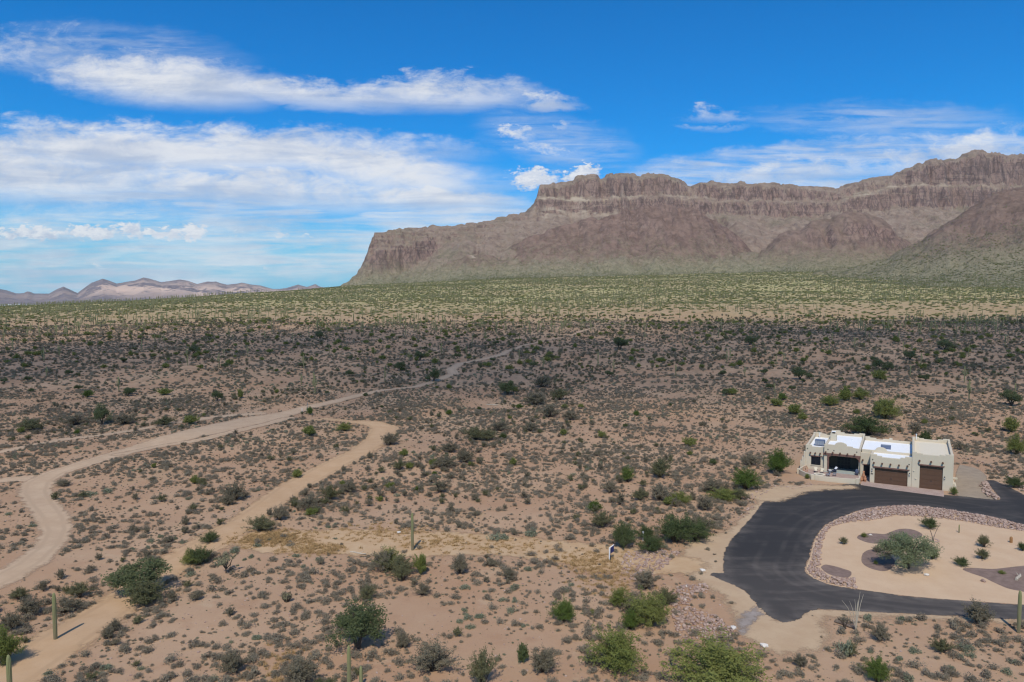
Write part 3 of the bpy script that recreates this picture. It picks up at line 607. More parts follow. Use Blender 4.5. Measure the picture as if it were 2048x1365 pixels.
def stone_thing(name, label, f, bbox, n, seed, big, smin, smax, lift=.0):
    x, y = fill(f, bbox, n, seed); t = thing(name, label, 'stones', (float(x.mean()), float(y.mean()), float(terr(x.mean(), y.mean()))))
    s_ = np.random.default_rng(seed+1).uniform(0, 1, len(x))**1.6*(smax-smin)+smin; order = np.argsort(-s_); z = terr(x, y); o_ = t.location
    inn = np.clip(f(x, y)/.9, 0, 1)
    for i in order[:big]:
        o = link('stone', STM[random.randrange(10)], t); o.location = (x[i]-o_.x, y[i]-o_.y, z[i]-o_.z+s_[i]*.18+lift*inn[i]); o.scale = (s_[i],)*3; o.rotation_euler = (random.uniform(-.5,.5), random.uniform(-.5,.5), random.uniform(0, 6.28))
    joined_stones('small_stones', [(x[i]-o_.x, y[i]-o_.y, z[i]-o_.z+s_[i]*.18+lift*inn[i]*random.uniform(.3, 1), s_[i]) for i in order[big:]], M['rock'], t); return t
stone_thing('stone_border', 'broad band of broken pinkish stones edging the sandy island inside the asphalt loop', bord, bb(inner_w), 44000, 11, 270, .18, .55, .14)
wp = W([(1957,969),(1971,962),(1979,973),(1983,986),(1995,992),(2001,1001),(1984,999),(1968,989)]); stone_thing('stone_pile', 'wedge of pinkish rubble between the grey gravel lot and the asphalt', sdf_poly(wp), bb(wp), 1200, 12, 60, .28, .75, .35)
Z3 = lambda x, y: (1000+x/2.936, 900+y/2.936)
rp1 = W([Z3(*p) for p in [(720,640),(740,605),(860,590),(1000,592),(1060,600),(1020,650),(960,690),(880,760),(850,790),(760,760),(715,730)]]); stone_thing('rubble_patch', 'loose pinkish rubble beside the white signpost in the cleared strip', sdf_poly(rp1), bb(rp1), 1900, 13, 60, .14, .55, .0)
rp2 = W([Z3(*p) for p in [(1010,840),(1060,795),(1200,790),(1240,820),(1150,860),(1100,920),(1200,950),(1320,1000),(1340,1040),(1390,1090),(1290,1130),(1190,1155),(1090,1130),(1040,1080),(1015,980)]]); stone_thing('rubble_patch', 'long spill of pinkish rubble running down from the sand apron toward the big palo verde', sdf_poly(rp2), bb(rp2), 2600, 14, 80, .14, .60, .0)
rp3 = W([(1500,990),(1522,975),(1540,965),(1552,972),(1535,988),(1515,1005),(1500,1030),(1485,1040),(1480,1020)]); stone_thing('rubble_patch', 'rubble bank between the desert shrubs and the upper left edge of the asphalt', sdf_poly(rp3), bb(rp3), 900, 15, 50, .18, .55, .0)
rp4 = W([(1915,917),(1950,925),(1985,938),(2010,952),(2030,975),(2048,985),(2090,1005),(2090,995),(2048,972),(2025,955),(2000,940),(1975,928),(1940,916)]); stone_thing('rubble_patch', 'rubble bank behind the gravel lot along the far side of the asphalt', sdf_poly(rp4), bb(rp4), 1500, 16, 60, .2, .6, .1)
def boulder(px, py, s_, mt, label, i):
    p = P(px, py); o = link('boulder', (STW if mt else STM)[i % 4]); o.location = (p.x, p.y, p.z+s_*.15); o.scale = (s_, s_, s_*.9); o.rotation_euler.z = i*1.3; tag(o, label, 'boulder')
boulder(1528,1293,.9,1,'flat white boulder on the sand below the asphalt corner',0); boulder(1467,1258,.9,1,'whitish slab of rock beside the grey gravel patch',1); boulder(1372,1174,.5,1,'small white rock at the top of the long rubble spill',2)
boulder(1853,1152,.85,1,'rounded cream boulder on the island sand near the mesquite',3); boulder(1967,1164,.8,0,'dark rounded boulder at the edge of the large mulch bed',5); boulder(1741,1071,.55,1,'pale rock on the mulch bed behind the mesquite',2)
boulder(1794,1068,.0001+.6,0,'pinkish rock on the sand behind the mesquite crown',3); boulder(1405,1142,.8,1,'whitish flat rock where the cleared strip meets the asphalt',0); boulder(798,1067,.9,1,'pale boulder lying left of the lone saguaro in the clearing',1)

# ------------------------------------------------------------------ house
A0 = P(1740.8, 965.6); BR = P(1884.4, 982.0); e_ = Vector((BR.x-A0.x, BR.y-A0.y)).normalized(); HA = math.atan2(e_.y, e_.x)
house = thing('adobe_house', 'flat roofed tan stucco house with stepped parapets and brown garage doors', 'house', (A0.x, A0.y, 0.0), HA)
def hloc(a, b, z=0.0): c, s_ = math.cos(HA), math.sin(HA); return (A0.x+a*c-b*s_, A0.y+a*s_+b*c, z)
ST = M['stucco']
def wall_front(prof, b0, b1, **k): m = MB(); m.extr(prof, 'y', b0, b1); return m.build('wall', ST, house, bevel=k.get('bevel', .07))
def wall_side(prof, a0, a1): m = MB(); m.extr(prof, 'x', a0, a1); return m.build('wall', ST, house, bevel=.07)
def deck(a0, a1, b0, b1, z, mt): m = MB(); m.box(a0, a1, b0, b1, z-.25, z); return m.build('roof', mt, house)
# recreational vehicle garage block
wall_front([(6.8,0),(8.1,0),(8.1,4.35),(11.75,4.35),(11.75,0),(13.4,0),(13.4,6.78),(12.1,6.78),(12.1,6.6),(11.2,6.6),(11.2,6.4),(8.5,6.4),(8.5,6.55),(7.55,6.55),(7.55,6.72),(6.8,6.72)], 0, .42)
wall_side([(.43,0),(16.1,0),(16.1,6.78),(14.6,6.78),(14.6,6.55),(1.2,6.55),(1.2,6.75),(.43,6.75)], 12.98, 13.4)
wall_side([(.43,0),(16.1,0),(16.1,6.78),(14.6,6.78),(14.6,6.55),(1.2,6.55),(1.2,6.72),(.43,6.72)], 6.8, 7.2)
wall_front([(6.8,0),(13.4,0),(13.4,6.85),(12.2,6.85),(12.2,6.65),(11.3,6.65),(11.3,6.45),(8.9,6.45),(8.9,6.6),(8.0,6.6),(8.0,6.8),(6.8,6.8)], 16.12, 16.5)
deck(7.18, 13.0, .4, 16.15, 5.95, M['roof2'])
# double garage block
wall_front([(-.15,0),(.65,0),(.65,3.03),(6.15,3.03),(6.15,0),(6.78,0),(6.78,5.62),(6.55,5.62),(5.7,5.62),(5.7,5.36),(4.9,5.36),(4.9,5.1),(1.85,5.1),(1.85,5.3),(1.0,5.3),(1.0,5.55),(-.15,5.55)], 0, .4)
wall_side([(.41,0),(5.0,0),(5.0,5.2),(1.0,5.2),(1.0,5.5),(.41,5.5)], -.15, .25)
deck(.2, 6.82, .38, 5.05, 4.92, M['roof'])
# middle block behind the garage
def dome(c, w_, z, h): return [(c+w_*math.cos(t), z+h*math.sin(t)) for t in np.linspace(0, PI, 9)]
wall_front([(-1.9,0),(6.78,0),(6.78,5.35),(2.7,5.35)]+dome(1.5, .95, 5.5, .55)+[(.3,5.35),(-1.9,5.35)], 5.02, 5.4)
wall_front([(-1.9,0),(6.78,0),(6.78,5.6),(3.2,5.6),(3.2,6.0),(2.6,6.0),(2.6,5.7),(1.4,5.7),(1.4,5.5),(.2,5.5),(.2,5.75),(-1.0,5.75),(-1.0,5.95),(-1.9,5.95)], 16.6, 17.0)
deck(-1.95, 6.82, 5.38, 16.7, 5.1, M['roof'])
# entry
wall_front([(-2.05,0),(-1.5,0),(-1.5,2.35),(-.4,2.35),(-.4,0),(-.14,0),(-.14,4.75),(-1.9,4.75),(-2.05,4.85)], 4.6, 4.98, bevel=.04)
# main block with porch
wall_front([(-8.7,.2),(-8.1,.2),(-8.1,3.55),(-2.12,3.55),(-2.12,.2),(-2.06,.2),(-2.06,5.42),(-2.9,5.42),(-3.5,5.5),(-3.5,5.68),(-4.6,5.7)]+dome(-5.65, 1.1, 5.78, .6)+[(-6.85,5.76),(-8.7,5.76)], 4.5, 4.9, bevel=.05)
wall_side([(4.92,.2),(19,.2),(19,6.1),(17.6,6.1),(17.6,5.8),(13.6,5.8),(13.6,5.6),(4.92,5.6)], -8.7, -8.32)
wall_side([(5.0,0),(19,0),(19,6.1),(17.8,6.1),(17.8,5.85),(16.4,5.85),(16.4,5.6),(10.5,5.6),(10.5,5.4),(5.0,5.4)], -2.42, -2.06)
wall_front([(-8.7,0),(-2.06,0),(-2.06,6.05),(-3.2,6.05),(-3.2,5.9),(-4.2,5.9),(-4.2,5.72),(-6.1,5.72),(-6.1,5.95),(-6.9,5.95),(-6.9,6.3),(-8.7,6.3)], 19.02, 19.4)
deck(-8.35, -2.4, 4.88, 19.05, 5.25, M['roof'])
ch = MB(); ch.box(-8.28, -7.1, 11.6, 13.2, 5.05, 6.75); cho = ch.build('chimney', ST, house, bevel=.06); cp = MB(); cp.box(-7.95, -7.4, 12.1, 12.7, 6.75, 7.1); cp.box(-8.05, -7.3, 12.0, 12.8, 7.1, 7.18, 1); cp.build('chimney_cap', [M['dark'], M['roof']], cho)
# left wing
wz = 5.05
wall_front([(-12.3,0),(-11.2,0),(-11.2,2.9),(-9.4,2.9),(-9.4,1.12),(-11.19,1.12),(-11.19,0),(-8.72,0),(-8.72,5.0),(-9.3,5.0),(-9.3,4.9),(-11.1,4.9),(-11.1,5.2),(-12.3,5.2)], 5.2, 5.6, bevel=.05)
wall_side([(5.62,0),(19,0),(19,5.5),(17.8,5.5),(17.8,5.25),(7.0,5.0),(5.62,5.2)], -12.3, -11.9)
wall_front([(-12.3,0),(-8.72,0),(-8.72,5.1),(-9.7,5.1),(-9.7,5.3),(-10.6,5.3),(-10.6,5.5),(-12.3,5.5)], 19.02, 19.4)
deck(-11.95, -8.68, 5.58, 19.05, 4.45, M['roof'])
for (a0, zt_) in ((-12.62, 3.7), (-12.95, 2.6), (-13.25, 1.75)):
    m = MB(); m.box(a0, a0+.34, 4.9, 6.6, 0, zt_); m.build('buttress', ST, house, bevel=.07)
# porch inside
m = MB(); m.box(-8.3, -2.44, 8.6, 8.9, .2, 5.0); m.build('porch_wall', M['int'], house)
m = MB(); m.box(-8.65, -2.1, 4.0, 8.6, 0, .28); m.extr([(-6.6,.0),(-3.2,.0),(-3.2,.2),(-6.6,.2)], 'y', 3.3, 3.99); m.build('porch_floor', M['slate'], house)
fd = MB(); fd.box(-6.6, -4.0, 8.5, 8.597, .28, 2.75); fdo = fd.build('french_door', M['dark'], house)
for a in (-6.45, -5.8, -5.2, -4.6):
    for z0 in (.45, 1.25, 2.0):
        g = MB(); g.box(a, a+.48, 8.47, 8.497, z0, z0+.62); g.build('pane', M['glass'], fdo)
m = MB(); m.box(-8.05, -7.75, 4.42, 4.495, .2, 3.2); m.build('porch_post', M['lint'], house)
m = MB(); m.extr([(-8.9,3.62),(-2.05,3.62),(-2.05,4.02),(-8.9,4.02)], 'y', 4.30, 4.497); m.build('beam', M['lint'], house)
for sg, ac in ((1, -8.08), (-1, -2.14)):
    m = MB(); m.extr([(ac, 3.61), (ac+sg*.75, 3.61), (ac+sg*.55, 3.4), (ac+sg*.25, 3.2), (ac+sg*.18, 2.75), (ac, 2.7)], 'y', 4.33, 4.49); m.build('corbel', M['lint'], house)
def viga(a, z, b): m = MB(); m.tube([(a, b+.1, z), (a, b-.46, z-.01)], [.16, .155], 10); m.build('viga', M['wood'], house)
for a in (.5, 1.9, 3.3, 4.7, 6.1): viga(a, 3.93, 0)
for a in (8.02, 9.87, 11.7): viga(a, 5.18, 0)
for a in (-8.4, -7.1, -5.75, -4.4, -3.1): viga(a, 4.2, 4.5)
for a in (-11.35, -10.42, -9.5): viga(a, 3.62, 5.2)
viga(-1.65, 3.3, 4.6)
for a, z, b in ((.28, 4.5, 0), (6.35, 4.25, 0), (-8.0, 4.75, 4.5), (-2.75, 4.75, 4.5), (-11.95, 4.4, 5.2), (-6.9+.0, 4.62, 4.5)):
    m = MB(); m.box(a-.09, a+.09, b-.05, b-.002, z-.09, z+.09); m.build('roof_drain', M['dark'], house)
def lintel(a0, a1, z0, z1, b, d=.16): m = MB(); m.extr([(a0+.18, z0), (a1-.18, z0), (a1, z1), (a0, z1)], 'y', b-d, b-.002); m.build('lintel', M['lint'], house)
lintel(.3, 6.5, 3.03, 3.27, 0); lintel(7.8, 12.05, 4.35, 4.56, 0); lintel(-11.5, -9.1, 2.92, 3.1, 5.2, .12); lintel(-1.75, -.2, 2.36, 2.52, 4.6, .1)
def gdoor(a0, a1, h, rows, cols):
    d = MB(); d.box(a0+.005, a1-.005, .30, .36, .02, h-.005); o = d.build('garage_door', M['door'], house)
    for r_ in range(rows):
        z0 = .03+r_*(h-.05)/rows; z1 = z0+(h-.05)/rows-.025
        for c in range(cols):
            x0 = a0+.03+c*(a1-a0-.06)/cols; x1 = x0+(a1-a0-.06)/cols-.03
            m = MB(); m.box(x0, x1, .265, .299, z0, z1); m.box(x0+.1, x1-.1, .252, .264, z0+.09, z1-.09); m.build('panel', M['door'], o)
    for s_ in (-.12, .05):
        m = MB(); m.box((a0+a1)/2+s_, (a0+a1)/2+s_+.07, .21, .25, h*.32, h*.32+.24); m.build('handle', M['dark'], o)
gdoor(.65, 6.15, 3.03, 4, 4); gdoor(8.1, 11.75, 4.35, 5, 3)
wn = MB(); wn.box(-11.2, -9.4, 5.36, 5.42, 1.12, 2.9); wo_ = wn.build('window', M['dark'], house)
for a in (-11.12, -10.25): g = MB(); g.box(a, a+.78, 5.33, 5.357, 1.2, 2.82); g.build('pane', M['glass'], wo_)
m = MB(); m.box(-11.28, -9.32, 5.1, 5.197, 1.02, 1.115); m.build('window_sill', ST, house)
dd = MB(); dd.box(-1.5, -.4, 4.85, 4.93, 0, 2.35); ddo = dd.build('entry_door', M['glass'], house); m = MB(); m.box(-.6, -.54, 4.78, 4.848, .95, 1.2); m.build('handle', M['dark'], ddo)
for a, z in ((.2, 2.46), (6.45, 2.34), (12.05, 2.37)):
    m = MB(); m.box(a-.09, a+.09, -.03, -.002, z-.3, z+.3); m.tube([(a, -.14, z-.22), (a, -.15, z+.12), (a, -.14, z+.26)], [.07, .10, .03], 8); so_ = m.build('sconce', M['dark'], house)
    m = MB(); m.box(a-.05, a+.05, -.275, -.25, z-.1, z+.1); m.build('sconce_glass', M['white'], so_)
m = MB(); m.box(.02, .42, -.04, -.002, 1.65, 1.83); m.build('number_plaque', M['dark'], house)
for a, z in ((7.15, 3.2), (7.5, 1.75)): m = MB(); m.box(a-.12, a+.12, -.14, -.002, z-.06, z+.06); m.build('wall_vent', M['roof2'], house, bevel=.02)
m = MB(); m.box(13.402, 14.25, 3.6, 4.1, 1.55, 1.85); m.build('drain_spout', ST, house, bevel=.04)
for k, (z0, z1, dd_) in enumerate(((0, 1.15, .55), (1.16, 1.5, .28))): m = MB(); m.box(13.402, 13.4+dd_, .3, 3.0, z0, z1); m.build('buttress', ST, house, bevel=.06)
m = MB(); m.box(13.402, 13.5, 2.3, 2.6, 3.2, 4.0); m.build('sconce', M['dark'], house)
for a, b, z in ((-11.0, 18.3, 5.0), (7.5, 16.0, 6.9), (-9.2, 14.5, 4.45), (3.0, 9.5, 4.85), (-4.2, 14.2, 5.05)):
    m = MB(); m.tube([(a, b, z-.6), (a, b, z+.45)], [.06, .06], 8); m.tube([(a, b, z+.45), (a, b, z+.55)], [.14, .12], 8); m.build('vent_pipe', M['white'], house)
# patio walls
pw = chaik([(-12.1,5.15),(-12.6,2.8),(-12.96,.58),(-12.22,-.64),(-11.2,-2.0),(-9.89,-3.2),(-8.4,-3.45),(-6,-3.35),(-4,-3.05),(-2.35,-2.6),(-1.75,-1.6),(-1.9,.5)], 2, False)
m = MB(); nP = len(pw); L_, R_ = [], []
for i, p in enumerate(pw):
    a, b = pw[max(i-1, 0)], pw[min(i+1, nP-1)]; t = Vector((b[0]-a[0], b[1]-a[1])).normalized(); nn = Vector((-t.y, t.x))*.14
    L_.append((p[0]+nn.x, p[1]+nn.y)); R_.append((p[0]-nn.x, p[1]-nn.y))
vv = [(x, y, z) for q, z in ((L_, 0), (L_, .98), (R_, .98), (R_, 0)) for x, y in q]
ff = [(k*nP+i, k*nP+i+1, ((k+1) % 4)*nP+i+1, ((k+1) % 4)*nP+i) for k in range(4) for i in range(nP-1)]+[(0, nP, 2*nP, 3*nP), (nP-1, 4*nP-1, 3*nP-1, 2*nP-1)]
m.add(vv, ff); m.build('patio_wall', ST, house, bevel=.04)
for a, b in ((-12.96,.55),(-9.9,-3.25),(-2.1,-2.5)): m = MB(); m.box(a-.26, a+.26, b-.26, b+.26, 0, 1.08); m.build('patio_pillar', ST, house, bevel=.05)
m = MB(); fl = [(p[0], p[1]) for p in L_]+[(-1.9, 4.5), (-12, 5.2)]; m.add([(x, y, .22) for x, y in fl], [tuple(range(len(fl)))]); m.build('patio_floor', M['paver'], house)
m = MB(); m.extr([(-1.65,-.0),(12.0,-.0),(11.7,.028),(-1.65,.028)], 'y', -.01, -3.6)
m = MB(); ap = [(-1.6,4.58),(-1.5,-3.0),(4,-4.0),(11.9,-4.5),(12.0,-.0),(6.8,-.002),(-.16,-.002),(-.16,4.58)]; m.add([(x, y, .045) for x, y in ap]+[(x, y, -.05) for x, y in ap], [tuple(range(8)), tuple(range(15, 7, -1))]+[(i, i+8, (i+1) % 8+8, (i+1) % 8) for i in range(8)])
o = m.build('paver_apron', M['paver']); o.location = house.location; o.rotation_euler.z = HA; tag(o, kind='structure')

# things on and around the house
def at_house(name, label, cat, a, b, z, group=None, rz=0): return thing(name, label, cat, hloc(a, b, z), HA+rz, group)
t = at_house('air_conditioner', 'large blue grey air conditioner on the white roof of the left wing', 'air conditioner', -10.0, 9.3, 4.45)
m = MB(); m.box(-.95, .95, -.6, .6, .12, 1.25); m.build('cabinet', M['ac'], t, bevel=.03)
for k in range(4): m = MB(); m.box(-.9+k*.46, -.5+k*.46, -.625, -.602, .25, 1.1); m.build('grille', M['grey'], t)
for sx in (-.7, .7): m = MB(); m.box(sx-.06, sx+.06, -.5, .5, 0, .12); m.build('foot', M['dark'], t)
t = at_house('air_conditioner', 'blue air conditioner half hidden behind the domed parapet over the garage', 'air conditioner', 2.2, 9.2, 4.85)
m = MB(); m.box(-.9, .9, -.6, .6, .1, .95); m.build('cabinet', M['ac'], t, bevel=.03)
for sx in (-.7, .7): m = MB(); m.box(sx-.06, sx+.06, -.5, .5, 0, .1); m.build('foot', M['dark'], t)
m = MB(); m.box(-.8, .8, -.5, .5, .953, .99); m.build('grille', M['grey'], t)
t = at_house('fire_pit', 'round stone fire pit with a cream rim on the patio', 'fire pit', -8.95, -.7, .22)
m = MB(); n = 28; rr = ((.8, 0), (.8, .38), (1.05, .38), (1.05, .5), (.62, .5), (.62, .3))
vv = [(r_*math.cos(2*PI*k/n), r_*math.sin(2*PI*k/n), z) for r_, z in rr for k in range(n)]; m.add(vv, [(i*n+k, i*n+(k+1) % n, (i+1)*n+(k+1) % n, (i+1)*n+k) for i in range(5) for k in range(n)]); m.build('rim', M['roof2'], t)
m = MB(); m.add([(.63*math.cos(2*PI*k/n), .63*math.sin(2*PI*k/n), .34) for k in range(n)], [tuple(range(n))]); m.build('ash_bed', M['dark'], t)
t = at_house('wagon_wheel', 'old wooden wagon wheel leaning on the patio wall', 'wheel', -11.7, 1.5, .22, None, .9)
m = MB(); n = 24; m.tube([(.62*math.cos(2*PI*k/n), .18*math.sin(2*PI*k/n)*0+.12*(1+math.sin(2*PI*k/n)), .66+.62*math.sin(2*PI*k/n)) for k in range(n+1)], [.055]*(n+1), 6); m.build('rim', M['terra'], t)
for k in range(8): q = 2*PI*k/8; m = MB(); m.tube([(0, .12, .66), (.6*math.cos(q), .12*(1+math.sin(q)), .66+.6*math.sin(q))], [.03, .03], 5); m.build('spoke', M['terra'], t)
m = MB(); m.tube([(0, .05, .66), (0, .2, .66)], [.11, .11], 8); m.build('hub', M['wood'], t)
def chair(lbl, a, b, rz, mt, cm):
    t = at_house('patio_chair', lbl, 'chair', a, b, .22, 'chairs on the patio', rz)
    m = MB(); m.box(-.3, .3, -.3, .3, .38, .48); m.build('seat', cm, t, bevel=.02); m = MB(); m.extr([(.28, .48), (.42, 1.0), (.34, 1.02), (.2, .48)], 'x', -.3, .3); m.build('backrest', cm, t)
    for sx in (-.26, .26):
        for sy in (-.26, .26): m = MB(); m.tube([(sx, sy, 0), (sx, sy, .38)], [.025, .025], 5); m.build('leg', mt, t)
        m = MB(); m.tube([(sx*1.15, -.28, .38), (sx*1.15, -.26, .64), (sx*1.15, .3, .66)], [.022]*3, 5); m.build('armrest', mt, t)
chair('cream cushioned patio chair behind the fire pit, nearest the wagon wheel', -9.95, 2.5, .2, M['dark'], M['roof2']); chair('cream cushioned patio chair behind the fire pit, nearer the porch', -8.8, 2.2, -.2, M['dark'], M['roof2'])
chair('dark metal patio chair right of the fire pit, turned toward it', -7.5, .2, -1.2, M['dark'], M['grey']); chair('dark metal patio chair farthest right from the fire pit', -6.4, 1.2, -1.5, M['dark'], M['grey'])
t = at_house('chaise_lounge', 'dark reclining patio lounger with white cushions at the porch edge', 'lounger', -7.0, 4.0, .28, None, -.9)
m = MB(); m.extr([(-.9,.3),(.5,.3),(1.05,.95),(.95,1.02),(.42,.42),(-.9,.42)], 'x', -.34, .34); m.build('mattress', M['cush'], t)
m = MB(); m.extr([(.62,.62),(.95,1.03),(.85,1.1),(.52,.66)], 'x', -.26, .26); m.build('pillow', M['white'], t); m = MB(); m.box(-.27, .27, -.9, -.35, .425, .5); m.build('cushion', M['white'], t, bevel=.02)
for sx in (-.3, .3):
    for sy in (-.8, .5): m = MB(); m.tube([(sx, sy, 0), (sx, sy, .3)], [.03, .03], 5); m.build('leg', M['dark'], t)
def lathe(name, prof, mt, par, n=16): m = MB(); vv = [(r_*math.cos(2*PI*k/n), r_*math.sin(2*PI*k/n), z) for r_, z in prof for k in range(n)]; m.add(vv, [(i*n+k, i*n+(k+1) % n, (i+1)*n+(k+1) % n, (i+1)*n+k) for i in range(len(prof)-1) for k in range(n)]); return m.build(name, mt, par, smooth=True)
t = at_house('glazed_pot', 'tall grey blue glazed pot at the right end of the porch', 'pot', -2.6, 4.0, .28); lathe('pot', [(.0,0),(.24,0),(.36,.5),(.34,.9),(.24,1.05),(.28,1.12),(.2,1.1),(.18,.9)], M['teal'], t); m = MB(); m.add([(.18*math.cos(k*.7), .18*math.sin(k*.7), .98) for k in range(9)], [tuple(range(9))]); m.build('soil', M['dark'], t)
for (a, b, hh, lbl) in ((-1.25, .6, 1.9, 'tall slim terracotta urn standing by the entry'), (-.95, .15, 1.1, 'round bellied terracotta jar in front of the entry urn'), (-1.55, .1, .8, 'low terracotta bowl left of the entry urn')):
    t = at_house('terracotta_pot', lbl, 'pot', a, b, .045, 'terracotta pots by the entry'); lathe('pot', [(0,0),(.16,0),(.3,hh*.35),(.28,hh*.6),(.14,hh*.85),(.2,hh),(.13,hh*.97),(.1,hh*.85)], M['terra'], t); lathe('foot_ring', [(.17,0),(.2,.02),(.2,.06),(.17,.08)], M['terra'], t)

# signpost
p = P(1219, 1121); t = thing('signpost', 'white post with a slanted arm and dark blue panel beside the cleared strip', 'sign', p, -.65)
m = MB(); m.box(-.06, .06, -.06, .06, 0, 1.75); m.build('post', M['white'], t); m = MB(); m.tube([(0, 0, 1.72), (.22, .75, 2.0)], [.06, .055], 4); m.build('arm', M['white'], t)
m = MB(); m.add([(.06, .12, 1.72), (.24, .72, 1.93), (.24, .72, 1.1), (.06, .12, .9), (.09, .11, 1.72), (.27, .71, 1.93), (.27, .71, 1.1), (.09, .11, .9)], [(0,1,2,3),(7,6,5,4),(0,4,5,1),(1,5,6,2),(2,6,7,3),(3,7,4,0)]); m.build('panel', M['blue'], t)
m = MB(); m.box(.1, .2, -.04, .04, 0, .75); m.build('stake', M['dark'], t)
for (px, py, h, lb) in ((1286, 1083, 1.3, 'white marker stake among the dark bushes right of the signpost'), (604, 826, 1.1, 'white marker stake beside the long pale dirt track'), (615, 824, 2.6, 'thin grey utility post beside the long pale dirt track')):
    p = P(px, py); t = thing('marker_stake', lb, 'stake', p); m = MB(); m.tube([(0,0,0),(.02,0,h)], [.05,.05], 6); m.build('shaft', M['white'] if h < 2 else M['grey'], t); m = MB(); m.box(-.09, .12, -.05, .05, h, h+.16); m.build('cap', M['white'] if h < 2 else M['grey'], t)

# ------------------------------------------------------------------ plants
def tris(cent, size, g, flatz=1.0):
    n = len(cent); a = g.normal(size=(n, 3)); a[:,2] *= flatz; a /= np.linalg.norm(a, axis=1)[:,None]; b = g.normal(size=(n, 3)); b -= (a*b).sum(1)[:,None]*a; b /= np.linalg.norm(b, axis=1)[:,None]
    s_ = (size*g.uniform(.6, 1.4, n))[:,None]; v = np.stack([cent-a*s_*.5-b*s_*.32, cent+a*s_*.75, cent-a*s_*.4+b*s_*.36], 1).reshape(-1, 3)
    return v, np.arange(n*3).reshape(-1, 3)
def twigs(ends, base, r0, g, n3=3):
    m = MB()
    for e in ends:
        b0 = Vector((base[0]+g.uniform(-.05,.05), base[1]+g.uniform(-.05,.05), -.06)); E_ = Vector(e); mid_p = b0.lerp(E_, .5)+Vector((0, 0, .08*E_.length)); m.tube([b0, mid_p, E_], [r0, r0*.7, r0*.25], n3, False)
    return m
def shrub_leaf(seed, n, rad, hgt, leaf, mt, clumps=7, low=.0):
    g = np.random.default_rng(seed); cs = []
    ang = g.uniform(0, 2*PI, clumps); rr = g.uniform(.05, .62, clumps)*rad
    for a, r_ in zip(ang, rr):
        k = n//clumps; d = g.normal(size=(k, 3)); d /= np.linalg.norm(d, axis=1)[:,None]; q = g.uniform(.35, 1, k)**.6
        cr = rad*g.uniform(.38, .6); ch_ = hgt*g.uniform(.6, 1.05)*(1-.35*r_/rad)
        c = d*q[:,None]*np.array([cr, cr, ch_*.55]); c += np.array([r_*math.cos(a), r_*math.sin(a), ch_*.48+low]); c[:,2] = np.abs(c[:,2]); cs.append(c)
    c = np.concatenate(cs); return tris(c, leaf, g)
SM = {}
def small_proto(kind, mt, k, n, rad, hgt, leaf):
    L = []
    for i in range(k):
        g = np.random.default_rng(900+i); v, f = shrub_leaf(i*13+hash_(kind), n, rad*g.uniform(.85, 1.2), hgt*g.uniform(.8, 1.25), leaf, mt)
        v[:,0] *= g.uniform(.8, 1.3)
        tw = twigs([(rad*.7*math.cos(a), rad*.7*math.sin(a), hgt*g.uniform(.5, 1.)) for a in g.uniform(0, 6.28, 9)], (0, 0), rad*.025, g)
        tv = np.array(tw.v); tf = np.array([q for q in tw.f]); t2 = np.concatenate([tf[:,[0,1,2]], tf[:,[0,2,3]]])
        L.append(mesh_np(kind, np.concatenate([v, tv]), np.concatenate([f, t2+len(v)]), [M[mt], M['twig']], [0]*len(f)+[1]*len(t2)))
    return L
def hash_(s_): return sum(ord(c)*(i+1) for i, c in enumerate(s_)) % 997
SM['bursage_shrub'] = small_proto('bursage_shrub', 'bursage', 7, 300, .5, .46, .085)
SM['brittlebush'] = small_proto('brittlebush', 'brittle', 5, 320, .5, .44, .085)
def bush_parts(kind, seed, leafm, nst, per, rad, hgt, leaf, droop=.12, up=.55):
    """stems fanning from the base, leaf sprays along their outer half: returns (crown mesh, stems mesh)"""
    g = np.random.default_rng(seed); cs, ends = [], []; lean = g.uniform(.6, 1.2, 8)
    for i in range(nst):
        a = g.uniform(0, 2*PI); tl = g.uniform(0, 1)**.65; R_ = rad*lean[int(a/6.29*8)]*g.uniform(.75, 1.1); rg = g.uniform(.62, 1.22); R_ *= rg; H_ = hgt*g.uniform(.8, 1.08)*rg
        ph = tl*1.42; e = np.array([math.cos(a)*math.sin(ph)*R_, math.sin(a)*math.sin(ph)*R_, max(.12*hgt, math.cos(ph)**up*H_)])
        ends.append(e); t = g.uniform(.5, 1.08, per)[:,None]; path = e[None,:]*t; path[:,2] += np.sin(np.clip(t[:,0], 0, 1)*PI)*hgt*droop
        cs.append(path+g.normal(size=(per, 3))*rad*(.085 if per < 50 else .055))
    c = np.concatenate(cs); c[:,2] = np.maximum(c[:,2], .05); v, f = tris(c, leaf, g)
    cr = mesh_np('crown', v, f, [M[leafm]]); st = twigs(ends[:max(14, nst//3)], (0, 0), rad*.02, g).mesh('stems', [M['bark' if leafm != 'pv' else 'creo_green']]); return cr, st
BP = {}
BP['creosote_bush'] = [bush_parts('c', 50+i, 'creosote' if i % 3 else 'creo_green', 46, 22, 1.0, 1.25, .13) for i in range(6)]
BP['palo_verde'] = [bush_parts('p', 80+i, 'pv', 90, 40, 1.0, 1.25, .115) for i in range(5)]
BP['green_bush'] = [bush_parts('g', 100+i, 'green' if i % 2 else 'lush', 80, 36, 1.0, 1.1, .12) for i in range(4)]
BIG = {'creosote_bush': [bush_parts('c', 150+i, 'creosote' if i % 3 else 'creo_green', 95, 52, 1.0, 1.2, .062) for i in range(3)],
  'palo_verde': [bush_parts('p', 180+i, 'pv', 150, 70, 1.0, 1.2, .046, .16, .7) for i in range(3)],
  'green_bush': [bush_parts('g', 190+i, 'green' if i % 2 else 'lush', 140, 66, 1.0, 1.1, .050) for i in range(4)]}
